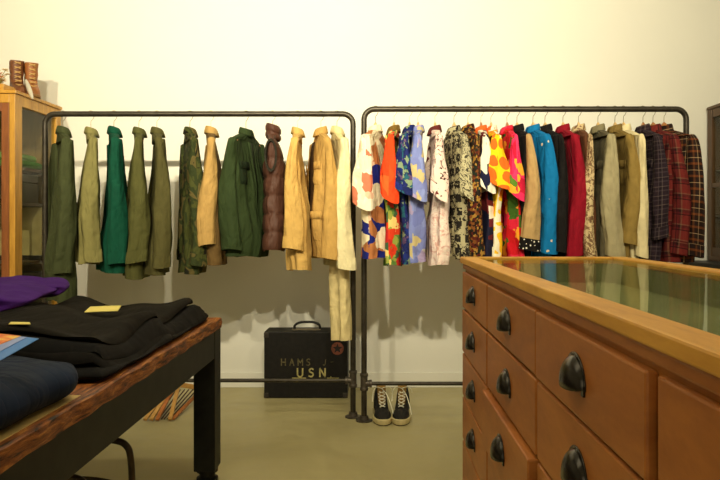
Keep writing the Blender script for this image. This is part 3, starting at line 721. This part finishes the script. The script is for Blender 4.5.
# navy quilted jacket
kq = N('navy_quilted_cloth', .8, .2); v = kq.coord(); nz = kq.noise(v, 8, 3)
s_ = kq.n('ShaderNodeSeparateXYZ', {0: v}); q1 = kq.math('ABSOLUTE', kq.math('SINE', kq.math('MULTIPLY', kq.math('ADD', kq.math('MULTIPLY', s_.outputs[0], .35), s_.outputs[1]), 75.0)))
kq.color(kq.ramp(nz.outputs[0], [(.3, rgb(10, 22, 42)), (.7, rgb(18, 34, 60))], False)); kq.bump(kq.math('ADD', kq.math('MULTIPLY', kq.math('POWER', q1, .4), .10), kq.math('MULTIPLY', kq.noise(v, 5, 3, .5, 1.5).outputs[0], 2.0)), .9, .012)
o, fq = slab('folded_jacket', 'navy quilted folded jacket nearest the viewer on the table', 'folded clothes', None, kq.m, -1.30, -.700, 1.16, 1.735, T0, .10, 21, round_=.075, rot=-.05, amp=.006, corner=.12)
# cream card under the quilt
o = G().obox((-.735, 1.47, TZ+.0006), (.022, 0, 0), (-.0, .22, 0), (0, 0, .0006)).build('cardboard_strip', plain('cream_card', rgb(205, 175, 110)), None, False); tag(o, 'cream cardboard strip under the navy quilted jacket edge', 'cardboard')
# yellow card on the black stack
def flatcard(name, label, cat, pts, mat, th=.002, up=None):
    v = [tuple(p) for p in pts]; n_ = len(v)
    vv = v+[(p[0], p[1], p[2]-th) for p in v]
    f = [tuple(range(n_)), tuple(reversed(range(n_, 2*n_)))]+[(i, i+n_, (i+1) % n_+n_, (i+1) % n_) for i in range(n_)]
    g = G(); g.add(vv, f); o = g.build(name, mat, None, False); 
    if label: tag(o, label, cat)
    return o
YC = plain('yellow_paper', rgb(232, 214, 120), .7, .2, 0, .04)
pts = [(-1.00, 2.40), (-1.045, 2.56), (-.945, 2.60), (-.90, 2.44)]
zc = max(fm(*q) for q in pts+[(-.97, 2.5), (-1.02, 2.48), (-.92, 2.52)])+.002
flatcard('paper_card', 'pale yellow card lying on the topmost black sweatshirt', 'card', [(x, y, zc) for x, y in pts], YC)
pts = [(-1.005, 1.915), (-1.02, 1.955), (-.965, 1.95), (-.945, 1.915)]
zc = max(fm(*q) for q in pts+[(-.98, 1.935)])+.002
flatcard('paper_tag', 'narrow cream tag on the black clothes in front of the purple hoodie', 'tag', [(x, y, zc) for x, y in pts], YC)
# magazine
A = Vector((-.886, 1.84, .832)); u_ = Vector((-.985, 0.02, .10)).normalized()*.23; v_ = Vector((.115, -.99, -.045)).normalized()*.30
zmx = max([fm((A+u_*i/6+v_*j/6).x, (A+u_*i/6+v_*j/6).y)-(A+u_*i/6+v_*j/6).z for i in range(7) for j in range(7)]+[fq((A+u_*i/6+v_*j/6).x, (A+u_*i/6+v_*j/6).y)-(A+u_*i/6+v_*j/6).z for i in range(7) for j in range(7)])
t = thing('magazine', 'blue and orange magazine lying across the black and navy clothes', 'magazine', (0, 0, 0))
def mp(a, b, lift=0.0): return tuple(A+u_*a+v_*b+Vector((0, 0, lift)))
def quad(pts, lift, mat, name, parent):
    g = G(); P = [mp(a, b, lift) for a, b in pts]; P2 = [mp(a, b, lift-.0012) for a, b in pts]; n_ = len(P)
    g.add(P+P2, [tuple(range(n_)), tuple(reversed(range(n_, 2*n_)))]+[(i, i+n_, (i+1) % n_+n_, (i+1) % n_) for i in range(n_)])
    o = g.build(name, mat, parent, False); return o
BL = plain('glossy_blue_paper', rgb(20, 120, 205), .3, .5, 0, .05); BL2 = plain('light_blue_paper', rgb(130, 155, 215), .3, .5, 0, .08)
ORG = N('orange_photo_print', .3, .5); v = ORG.coord(kind='Object'); ORG.color(ORG.ramp(ORG.noise(v, 22, 2, .5, .8).outputs[0], [(.3, rgb(220, 80, 40)), (.5, rgb(240, 130, 50)), (.62, rgb(250, 200, 90))], False))
quad([(0, 0), (1, 0), (1, 1), (0, 1)], 0, BL, 'cover', t)
quad([(.13, .02), (1, .02), (1, .98), (.13, .98)], .0018, BL2, 'cover_band', t)
quad([(.20, .02), (.99, .02), (.99, .50), (.26, .50)], .0034, ORG.m, 'cover_picture', t)
quad([(.24, .56), (.44, .54), (.44, .76), (.26, .78)], .0034, plain('cream_paper', rgb(240, 230, 190)), 'cover_panel', t)

# ------------------------------------------------------------------ black case under the coat
p = at(264, 398, 4.56); x0 = p.x; x1 = at(347.5, 398, 4.56).x; hz = .435; dp = .2
t = thing('carrying_case', 'black box case with painted white lettering under the left rack', 'case', ((x0+x1)/2, 4.56, 0))
CB = plain('black_leatherette', (.008, .007, .006, 1), .55, .25, 0, .4, 40)
hw = (x1-x0)/2
G().box(-hw, hw, 0, dp, .004, .125).build('case_base', CB, t, False, bevel=.006)
G().box(-hw, hw, 0, dp, .1275, hz).build('case_lid', CB, t, False, bevel=.006)
GM = plain('worn_black_metal', (.05, .042, .035, 1), .45, .4, .5, .4, 50)
for sx in (-1, 1):
    for z in (.012, hz-.03):
        G().box(min(sx*hw*1.004, sx*(hw-.03)), max(sx*hw*1.004, sx*(hw-.03)), -.002, .03, z-.008, z+.024).build('corner_guard', GM, t, False, bevel=.002)
g = G().tube(bezier([(-.085, .1, hz), (-.08, .1, hz+.03), (-.045, .1, hz+.047), (0, .1, hz+.05), (.045, .1, hz+.047), (.08, .1, hz+.03), (.085, .1, hz)], 6), .0085, 10)
hd = g.build('case_handle', BLACKM, t)
G().box(-.1, .09, .075, .125, hz, hz+.004).build('handle_plate', plain('handle_plate_metal', (.25, .2, .13, 1), .4, .4, .7), t, False)
PW = plain('faded_cream_paint', rgb(178, 168, 110), .8, .2, 0, .25, 60); PW2 = plain('worn_cream_paint', rgb(104, 96, 66), .8, .2, 0, .4, 60)
GLY = {'H': [[(0,0),(0,1)], [(.6,0),(.6,1)], [(0,.5),(.6,.5)]], 'A': [[(0,0),(.32,1),(.64,0)], [(.14,.38),(.5,.38)]],
       'M': [[(0,0),(0,1),(.35,.35),(.7,1),(.7,0)]], 'S': [[(.55,.85),(.35,1),(.08,.85),(.12,.6),(.45,.45),(.55,.2),(.3,0),(0,.12)]],
       'U': [[(0,1),(0,.25),(.15,.03),(.4,.0),(.58,.2),(.6,1)]], 'N': [[(0,0),(0,1),(.6,0),(.6,1)]], '.': [[(0,0),(.08,0)]], 'J': [[(.5,1),(.4,.2),(.15,0),(0,.2)]], '-': [[(0,.55),(.5,.6)]]}
def stroke(g, pts, r, y):
    for a, b in zip(pts[:-1], pts[1:]):
        g.bar((a[0], y, a[1]), (b[0], y, b[1]), .0012, r, up=(0, 1, 0)) if False else g.obox(((a[0]+b[0])/2, y, (a[1]+b[1])/2), ((b[0]-a[0])/2*1.08, 0, (b[1]-a[1])/2*1.08), Vector((-(b[1]-a[1]), 0, b[0]-a[0])).normalized()*r/2, (0, .0006, 0))
def word(g, txt, x, z, w_, h_, r, gap, y=-.0008):
    for ch in txt:
        for pl in GLY.get(ch, []): stroke(g, [(x+a*w_, z+b*h_) for a, b in pl], r, y)
        x += gap
def case_pt(px, py): q = at(px, py, 4.56); return q.x-(x0+x1)/2, q.z
ax, az = case_pt(281.5, 365.5); g = G(); word(g, 'HAMS', ax, az, .042, .044, .0065, .054); g.build('lettering', PW2, t, False)
bx, bz = case_pt(323, 365.5); g = G(); word(g, 'J', bx, bz, .035, .04, .004, .05); word(g, '-', bx+.05, bz, .035, .04, .003, .05); g.build('lettering', PW2, t, False)
ax, az = case_pt(297.5, 376.8); g = G(); word(g, 'USN', ax, az, .056, .055, .0095, .073); word(g, '.', ax+.215, az, .06, .05, .008, .05)
g.build('lettering', PW, t, False)
g = G(); u0, uz = case_pt(292, 378); u1, _ = case_pt(306, 378); g.obox(((u0+u1)/2, -.0008, uz), ((u1-u0)/2, 0, 0), (0, .0006, 0), (0, 0, .0025)); g.build('underline', PW, t, False)
g = G(); u0, uz = case_pt(327, 378); u1, _ = case_pt(339, 378); g.obox(((u0+u1)/2, -.0008, uz), ((u1-u0)/2, 0, 0), (0, .0006, 0), (0, 0, .002)); g.build('underline', PW, t, False)
sx_, sz_ = case_pt(337.5, 348.5)
st = G().lathe((sx_, -.001, sz_), [(.041, 0), (.041, -.0015), (.0, -.0015)], 28, 'y').build('sticker', plain('dull_red_sticker', rgb(122, 68, 50), .6, .3, 0, .3, 60), t, False)
pts = []
for i in range(10):
    r = .034 if i % 2 == 0 else .014; a = pi/2+i*pi/5; pts.append((sx_+r*cos(a), -.0035, sz_+r*sin(a)))
g = G(); n_ = 10; g.add([(sx_, -.0035, sz_)]+pts, [(0, i+1, (i+1) % 10+1) for i in range(10)]); g.build('star_mark', BLACKM, st, False)

# ------------------------------------------------------------------ sneakers
CANV = solid('charcoal_canvas', C(40, 38, 36), .2); RUB = plain('cream_rubber', rgb(205, 190, 140), .6, .3, 0, .12, 40); LACE = plain('white_lace', rgb(250, 244, 220), .8, .2)
TONG = solid('tan_insole', C(150, 116, 62)); OUTS = plain('dark_outsole', rgb(50, 38, 28), .7, .2)
def sneaker(label, x, y, rz):
    t = thing('sneaker', label, 'sneaker', (x, y, 0), rz, 'pair of high-top sneakers'); t.scale = (1.08, 1.05, 1.04)
    # local: toe at -y, heel at +y, length .29
    Ln = .29
    def hwid(s): # s 0 toe .. 1 heel
        return .047*(sqrt(max(0, 1-((.32-s)/.32)**2)) if s < .32 else 1-.20*sin(pi*(s-.32)/.68*.9)-.06*(s-.32))*(1 if s < .92 else sqrt(max(0.05, 1-((s-.92)/.08)**2*.7)))
    def outline(sc, z, n=40):
        pts = []
        for i in range(n//2+1):
            s = (1-cos(pi*i/(n//2)))/2; pts.append((hwid(s)*sc+.0, -Ln/2+Ln*s))
        r = [(a, b*1.0, z) for a, b in pts]+[(-a, b, z) for a, b in reversed(pts[1:-1])]
        return r
    def grow(r, d): 
        out = []
        for (a, b, z) in r:
            l = sqrt(a*a*6+b*b)+1e-6; out.append((a*(1+d/.05), b*(1+d/.15), z))
        return out
    g = G().loft([grow(outline(1, 0), .001), grow(outline(1, .006), .004)], True, True, True); g.build('outsole', OUTS, t)
    g = G().loft([grow(outline(1, .006), .004), grow(outline(1, .012), .006), grow(outline(1, .030), .005), grow(outline(1, .033), .001)], True, True, True); g.build('midsole', RUB, t)
    # upper: rings across by length
    rings = []; ns = 26
    def toph(s): return .050+.022*sstep(s/.25)+ .105*sstep((s-.36)/.40)
    for i in range(ns+1):
        s = .02+.96*i/ns; hw_ = max(.006, hwid(s))*.98; H = toph(s)*(sqrt(min(1, s/.10)) if s < .10 else 1); y_ = -Ln/2+Ln*s
        tw = hw_*lerp(.62, .62, s)
        ring = []
        for j in range(21):
            a = pi*j/20; c, s2 = cos(a), sin(a)
            wz = hw_*(1-.28*(s2**2)*sstep(s*2)); ring.append((wz*math.copysign(abs(c)**.6, c), y_+(.022*s2 if s > .6 else .0)*(1-s)*2, .028+(H-.028)*s2**.8))
        rings.append(ring)
    G().loft(rings, False, True, True).build('upper', CANV, t, subsurf=1, angle=180)
    # toe bumper
    rr = []
    for z, d in ((.031, .004), (.040, .003), (.046, -.001)):
        rr.append([p for p in [(a*(1+d/.05), b*(1+d/.15), z) for a, b, _ in outline(1, 0, 48)] if p[1] < -.105])
    lr = [sorted(r, key=lambda p: p[0]) for r in rr]
    # order by angle round the toe
    lr = [sorted(r, key=lambda p: atan2(p[0], -(p[1]+.09))) for r in rr]
    if len({len(r) for r in lr}) == 1: G().loft(lr, False).build('toe_bumper', RUB, t, solid=.003)
    # tongue
    g = G(); r2 = []
    for i in range(8):
        q = i/7; yy = lerp(-.02, .045, q); zz = lerp(.085, .195, q); r2.append([(u*lerp(.018, .024, q), yy+.006*u*u, zz+(.0 if i < 7 else -.004*u*u)) for u in [-1, -.6, -.2, .2, .6, 1]])
    g.loft(r2, False); g.build('tongue', TONG, t, solid=.006)
    # laces
    g = G()
    for i in range(6):
        q = i/5; yy = lerp(-.055, .028, q); zz = lerp(.077, .150, q)+.006; ww = lerp(.014, .022, q)
        g.tube([(-ww, yy+.004, zz-.004), (0, yy-.004, zz+.004), (ww, yy+.013, zz+.008)], .0026, 6)
        g.tube([(ww, yy+.004, zz-.004), (0, yy-.005, zz+.003), (-ww, yy+.013, zz+.008)], .0026, 6)
    g.tube(bezier([(0, .02, .165), (-.03, -.005, .178), (-.046, -.02, .160), (-.05, -.01, .13), (-.052, -.015, .10)], 6), .0024, 6)
    g.tube(bezier([(0, .02, .165), (.03, -.005, .180), (.05, -.01, .172), (.055, .0, .15)], 6), .0024, 6)
    g.tube(bezier([(.0, .02, .165), (.025, -.02, .14), (.045, -.05, .09), (.056, -.075, .045)], 6), .0024, 6)
    g.build('laces', LACE, t)
    return t
sneaker('charcoal high-top sneaker with white laces, the one nearer the rack post', .034, 4.085, .06)
sneaker('charcoal high-top sneaker with white laces, the one farther from the post', .150, 4.085, -.10)

# ------------------------------------------------------------------ left glass cabinet
CX0, CX1, CY0, CY1, CZ = -3.3, -2.16, 4.19, 4.80, 1.938
OW = wood('golden_oak', rgb(176, 124, 42), rgb(208, 156, 62), (6, 6, .8), .4, .4, 4, .1)
t = thing('display_cabinet', 'golden oak glass display cabinet in the left corner', 'cabinet', (CX1, CY0, 0))
cw = CX1-CX0; cdp = CY1-CY0
G().box(-cw-.01, .01, -.01, cdp, CZ-.02, CZ).build('cabinet_top', OW, t, False, bevel=.003)
def posts(name, x0, x1, y0, y1, z0=0.0, z1=CZ-.02): return G().box(x0, x1, y0, y1, z0, z1).build(name, OW, t, False, bevel=.003)
posts('corner_post', -.036, 0, 0, .085); posts('corner_post', -.036, 0, cdp-.07, cdp); posts('corner_post', -cw, -cw+.036, 0, .085); posts('corner_post', -cw, -cw+.036, cdp-.07, cdp)
posts('side_rail', -.03, -.002, .085, cdp-.07, CZ-.085, CZ-.02); posts('side_rail', -.03, -.002, .085, cdp-.07, 0.05, .16)
posts('front_rail', -cw+.036, -.036, .002, .03, CZ-.075, CZ-.02); posts('front_rail', -cw+.036, -.036, .002, .03, .05, .14)
G().box(-cw+.002, -.036, cdp-.012, cdp-.002, .05, CZ-.02).build('back_panel', wood('cabinet_back_wood', rgb(120, 96, 52), rgb(150, 122, 70), (4, 4, .8), .6), t, False)
G().box(-.018, -.014, .085, cdp-.07, .16, CZ-.085).build('side_glass', GLASS, t, False)
for (a, b) in ((-cw+.037, -cw/2-.001), (-cw/2+.001, -.037)):
    g = G(); z0, z1 = .142, CZ-.077
    g.box(a, a+.045, -.002, .022, z0, z1); g.box(b-.045, b, -.002, .022, z0, z1); g.box(a+.045, b-.045, -.002, .022, z0, z0+.05); g.box(a+.045, b-.045, -.002, .022, z1-.05, z1)
    dd = g.build('door', wood('reddish_door_wood', rgb(120, 66, 30), rgb(150, 88, 42), (6, 6, .8), .4), t, False, bevel=.002)
    G().box(a+.045, b-.045, .008, .012, z0+.05, z1-.05).build('door_glass', GLASS, dd, False)
for z in (1.49, 1.27, .90, .5, .14):
    G().box(-cw+.04, -.037, .04, cdp-.015, z-.02, z).build('shelf', plain('dark_shelf_board', rgb(62, 40, 20), .5), t, False, bevel=.002)
# contents
GRN = solid('mint_green_cloth', C(112, 160, 92)); GRN2 = solid('sage_green_cloth', C(80, 132, 74)); GRN3 = solid('pale_lime_cloth', C(168, 176, 96))
bx0 = CX1
zf = lambda z: (lambda X, Y: z)
o, q1 = slab('folded_towel', 'sage green folded cloth, lowest of the pile in the oak cabinet', 'folded clothes', 'green cloths in the oak cabinet', GRN2, -2.53, -2.205, 4.30, 4.66, zf(1.491), .045, 31, round_=.02, amp=.001, n=16)
o, q2 = slab('folded_towel', 'mint green folded cloth, topmost of the pile in the oak cabinet', 'folded clothes', 'green cloths in the oak cabinet', GRN, -2.53, -2.24, 4.30, 4.64, lambda X, Y: 1.537, .045, 32, round_=.02, amp=.001, n=16)
o, q3 = slab('folded_towel', 'pale lime folded cloth seen through the cabinet door', 'folded clothes', 'green cloths in the oak cabinet', GRN3, -2.95, -2.58, 4.30, 4.64, zf(1.491), .12, 33, round_=.03, amp=.001, n=16)
t = thing('trunk', 'dark brown trunk on the cabinet shelf below the green cloths', 'trunk', (-2.5, 4.45, 1.271))
G().box(-.3, .26, -.13, .2, 0, .13).build('trunk_base', plain('dark_brown_leather', rgb(34, 22, 14), .5), t, False, bevel=.006)
G().box(-.3, .26, -.13, .2, .132, .185).build('trunk_lid', plain('dark_brown_lid', rgb(40, 26, 16), .5), t, False, bevel=.006)
g = G(); [g.lathe((xx, -.131, .1), [(.0, -.004), (.01, -.004), (.01, .0)], 10, 'y') for xx in (-.2, .0, .2)]; g.build('latch', plain('dull_brass', rgb(160, 130, 70), .4, .4, .8), t)
t = thing('poster_board', 'cream board with red and black scribbled lettering in the cabinet', 'sign', (-2.5, 4.60, .901))
G().box(-.42, .30, 0, .012, .03, .345).build('board', plain('cream_board', rgb(196, 180, 132), .6), t, False)
g = G()
def ell(g, cx, cz, rx, rz_, r, y=-.001): 
    pts = [(cx+rx*cos(a), cz+rz_*sin(a)) for a in [2*pi*i/12 for i in range(13)]]; stroke(g, pts, r, y)
ell(g, .12, .23, .02, .018, .007); ell(g, -.16, .235, .02, .02, .007)
stroke(g, [(.11, .07), (.11, .1), (.13, .1), (.13, .07)], .006, -.001); stroke(g, [(.13, .1), (.15, .1), (.15, .07)], .006, -.001)
for i in range(4): stroke(g, [(-.2+i*.02, .06), (-.17+i*.02, .12), (-.19+i*.02, .14)], .006, -.001)
g.build('lettering', BLACKM, t, False)
g = G()
for i in range(3): stroke(g, [(-.2, .15+i*.018), (-.17, .18+i*.01), (-.15, .15+i*.018), (-.12, .19)], .009, -.001)
g.build('lettering', plain('red_paint', rgb(200, 40, 30)), t, False)
g = G(); g.box(-.46, .34, -.02, .02, 0, .03); g.build('board_stand', BLACKM, t, False)
t = thing('storage_box', 'dark storage box on the lower cabinet shelf', 'box', (-2.5, 4.5, .501))
G().box(-.3, .28, -.2, .2, 0, .26).build('box_body', BLACKM, t, False, bevel=.005); G().box(-.305, .285, -.205, .205, .26, .32).build('box_lid', BLACKM, t, False, bevel=.005)

# boots, tray, dried flowers and feather on the cabinet
LEA = plain('tan_boot_leather', rgb(150, 92, 44), .5, .4, 0, .3, 30); LEAD = plain('brown_boot_shaft', rgb(112, 66, 36), .5, .4, 0, .3, 30); SOLE = plain('boot_sole', rgb(150, 110, 60), .6)
def boot(label, x, y, z, rz, sc, lm):
    t = thing('boot', label, 'boot', (x, y, z), rz, 'pair of small leather boots'); t.scale = (sc, sc, sc)
    Ln = .24
    def wd(s): return .040*(sqrt(max(0.02, 1-((.3-s)/.3)**2)) if s < .3 else 1-.22*sin(pi*(s-.3)/.7))*(1 if s < .9 else sqrt(max(.05, 1-((s-.9)/.1)**2*.8)))
    def outl(z, k=1.0):
        P = [(wd((1-cos(pi*i/16))/2)*k, -Ln/2+Ln*(1-cos(pi*i/16))/2) for i in range(17)]
        return [(a, b*k, z) for a, b in P]+[(-a, b*k, z) for a, b in reversed(P[1:-1])]
    G().loft([outl(0, 1.04), outl(.014, 1.05), outl(.018, 1.0)], True, True, True).build('sole', SOLE, t)
    rings = [outl(.016, 1.0), outl(.035, 1.0)]
    # taper to the shaft
    for q in [i/8 for i in range(1, 9)]:
        z_ = lerp(.035, .12, q); yo = lerp(0, .055, sstep(q)); hl = lerp(Ln/2, .046, sstep(q)**.8)
        base = outl(0, 1.0); rings.append([(a*lerp(1, .95, q), yo+b/(Ln/2)*hl, z_) for a, b, _ in base])
    for q in (.2, .4, .6, .8, 1.0):
        base = outl(0, 1.0); rings.append([(a*(.95+.1*q)+.002*sin(q*20), .055+b/(Ln/2)*lerp(.046, .055, q), .12+.13*q+.006*b/(Ln/2)) for a, b, _ in base])
    top = rings[-1]; rings.append([(a*.9, .055+(b-.055)*.9, z_) for a, b, z_ in top]); rings.append([(a*.85, .055+(b-.055)*.85, z_-.06) for a, b, z_ in top])
    G().loft(rings, True, True, True).build('upper', lm, t)
    g = G()
    for i in range(6):
        q = i/5; zz = lerp(.075, .225, q); yy = lerp(-.045, .005, sstep(q*2)) if q < .5 else .003
        g.tube([(-.018, yy-.001, zz-.003), (0, yy-.006, zz+.003), (.018, yy-.001, zz+.009)], .003, 6); g.tube([(.018, yy-.001, zz-.003), (0, yy-.007, zz+.003), (-.018, yy-.001, zz+.009)], .003, 6)
    g.build('laces', plain('tan_lace', rgb(200, 160, 100)), t)
boot('dark brown laced boot, the farther left of the two on the cabinet', -2.290, 4.475, CZ+.001, .6, 1.0, LEAD)
boot('tan laced boot at the right edge of the cabinet top', -2.212, 4.505, CZ+.001, .6, .97, LEA)
t = thing('wooden_tray', 'shallow wooden tray on the cabinet top left of the boots', 'tray', (-2.35, 4.27, CZ+.001))
g = G(); g.box(-.2, .115, -.07, .07, 0, .012); g.box(-.2, .115, -.07, -.06, .012, .04); g.box(-.2, .115, .06, .07, .012, .04); g.box(-.2, -.188, -.06, .06, .012, .04); g.box(.103, .115, -.06, .06, .012, .04)
g.build('tray_body', OW, t, False, bevel=.002)
RF = random.Random(4)
t = thing('dried_flowers', 'peach and cream dried flowers in the wooden tray', 'flowers', (-2.31, 4.27, CZ+.014))
g = G(); heads = []
for i in range(16):
    a = RF.uniform(0, 6.28); r = RF.uniform(.01, .07); p1 = Vector((r*cos(a)+.01, r*sin(a), RF.uniform(.05, .13))); g.tube(bezier([(RF.uniform(-.02, .02), RF.uniform(-.02, .02), .002), (p1.x*.4, p1.y*.4, p1.z*.6), p1], 4), .0016, 5); heads.append(p1)
g.build('stems', plain('dry_stem', rgb(130, 120, 60)), t)
for mname, col, sel in (('peach_petal', rgb(226, 150, 96), 0), ('cream_petal', rgb(236, 214, 170), 1)):
    g = G()
    for p1 in heads[sel::2]:
        for k_ in range(9):
            a = 2*pi*k_/9+RF.random(); d_ = Vector((cos(a), sin(a), RF.uniform(-.2, .5))); q_ = p1+d_*.012; s2 = Vector((-sin(a), cos(a), 0))
            g.add([p1, q_+s2*.006, p1+d_*.024, q_-s2*.006], [(0, 1, 2, 3)])
    g.build('petals', plain(mname, col, .8), t, solid=.001)
kf = plain('grey_feather', rgb(190, 184, 168), .8)
g = G(); r2 = []
for i in range(11):
    q = i/10; wv = .014*sin(pi*min(1, q*.9+.08))**.6; c = Vector((-2.152+.055*q, 4.30-.02*q, CZ+.085-.125*q)); r2.append([c+Vector((-wv, 0, -wv*.3)), c+Vector((0, -.002, 0)), c+Vector((wv, 0, wv*.3))])
t = thing('feather', 'pale grey feather hanging off the cabinet edge right of the boots', 'feather', (0, 0, 0))
g.loft([[tuple(p) for p in r] for r in r2], False); g.build('vane', kf, t, solid=.0012)
G().tube([(-2.16, 4.305, CZ+.105), (-2.152, 4.30, CZ+.085), (-2.10, 4.28, CZ-.035)], .0016, 6).build('quill', plain('dark_quill', rgb(60, 50, 36)), t)

# ------------------------------------------------------------------ right cabinets
DW = wood('dark_walnut', rgb(64, 42, 20), rgb(92, 62, 32), (6, 6, .8), .4, .4, 4)
t = thing('low_cabinet', 'black low cabinet carrying the dark walnut cupboard at right', 'cabinet', (2.13, 4.2, 0))
G().box(0, .9, .01, .64, .04, .862).build('cabinet_body', BLACKM, t, False, bevel=.004); G().box(-.01, .91, -.012, .645, .862, .885).build('cabinet_top', BLACKM, t, False, bevel=.004)
for x in (.05, .80):
    for y in (.04, .55): G().box(x, x+.05, y, y+.05, 0, .04).build('leg', BLACKM, t, False)
G().box(.02, .44, -.006, .0095, .08, .82).build('door', BLACKM, t, False, bevel=.002); G().box(.46, .88, -.006, .0095, .08, .82).build('door', BLACKM, t, False, bevel=.002)
t = thing('wall_cupboard', 'dark walnut glazed cupboard standing on the black cabinet', 'cupboard', (2.30, 4.24, .886))
hh_ = 1.945-.886; D_ = .62
def wp(name, x0, x1, y0, y1, z0, z1, p=None): return G().box(x0, x1, y0, y1, z0, z1).build(name, DW, p or t, False, bevel=.003)
wp('cupboard_top', -.005, .705, -.01, D_, hh_-.02, hh_); wp('cupboard_base', 0, .7, 0, D_, 0, .03)
for x in (0, .67):
    wp('corner_post', x, x+.03, 0, .06, .03, hh_-.02); wp('corner_post', x, x+.03, D_-.06, D_, .03, hh_-.02)
    wp('side_rail', x+.004, x+.026, .06, D_-.06, hh_-.08, hh_-.02); wp('side_rail', x+.004, x+.026, .06, D_-.06, .03, .09); wp('side_rail', x+.004, x+.026, .06, D_-.06, .50, .53)
    G().box(x+.013, x+.017, .06, D_-.06, .09, hh_-.08).build('side_glass', GLASS, t, False)
wp('back_panel', .03, .67, D_-.012, D_-.002, .03, hh_-.02)
for z in (.3, .62): wp('shelf', .032, .668, .03, D_-.014, z, z+.015)
for a, b in ((.032, .349), (.351, .668)):
    g = G(); g.box(a, a+.045, -.012, .01, .032, hh_-.022); g.box(b-.045, b, -.012, .01, .032, hh_-.022); g.box(a+.045, b-.045, -.012, .01, hh_-.09, hh_-.022); g.box(a+.045, b-.045, -.012, .01, .032, .08)
    dd = g.build('door', DW, t, False, bevel=.003); G().box(a+.045, b-.045, -.003, .001, .08, hh_-.09).build('door_glass', GLASS, dd, False)

# ------------------------------------------------------------------ bent tube stool under the table
t = thing('stool', 'bent steel tube stool with a dark seat under the table', 'stool', (-1.02, 2.225, 0))
ST = plain('brown_steel_tube', (.07, .052, .032, 1), .35, .5, .7, .3, 40)
for y in (-.175, .175):
    G().tube(bezier([(-.19, y, .002), (-.185, y, .2), (-.18, y, .32), (-.165, y, .372), (-.12, y, .392), (0, y, .398), (.12, y, .392), (.165, y, .372), (.18, y, .32), (.185, y, .2), (.19, y, .002)], 6), .0115, 12).build('leg_frame', ST, t)
g = G(); 
for x in (-.183, .183): g.tube([(x, -.175, .24), (x, .175, .24)], .009, 8)
for y in (-.175, .175): g.tube(bezier([(-.184, y, .22), (-.1, y, .25), (0, y, .26), (.1, y, .25), (.184, y, .22)], 5), .009, 8)
g.build('stretcher', ST, t)
G().box(-.15, .02, -.17, .17, .409, .435).build('seat', plain('dark_seat_wood', rgb(60, 38, 22), .5), t, False, bevel=.008)

# ------------------------------------------------------------------ folded wooden rack on the floor
t = thing('folding_rack', 'folded wooden rack of slats on the floor behind the table leg', 'folding rack', (0, 0, 0))
PL = wood('pale_slat_wood', rgb(190, 140, 70), rgb(216, 168, 92), (4, 4, 4), .5); PO = wood('orange_slat_wood', rgb(160, 92, 40), rgb(190, 116, 52), (4, 4, 4), .5)
def slat(pa, pb, Ya, Yb, m, wd=.022):
    a, b = at(*pa, Ya), at(*pb, Yb); a.z = max(a.z, .012)
    G().bar(a, b, wd, .014, up=(0, -1, .3)).build('slat', m, t, False, bevel=.002)
for pa, pb, m in (((145, 420), (162, 396), PL), ((151, 420), (167, 394), PL), ((157, 420.5), (172, 391), PO), ((170, 421), (178.5, 386), PL)):
    slat(pa, pb, 4.02, 4.25, m)
slat((173, 419), (200, 391), 4.04, 4.5, PO, .018)
slat((176, 384), (200, 388), 4.32, 4.5, PL, .03)
g = G()
for i in range(7):
    q = i/6; a = at(lerp(153, 170, q), 419.5, 4.05); a.z = .008; b = at(lerp(172, 197, q), lerp(390, 389.5, q), 4.42); g.tube([a, b], .004, 6)
g.build('rods', plain('dark_rod', rgb(60, 30, 20), .5), t)
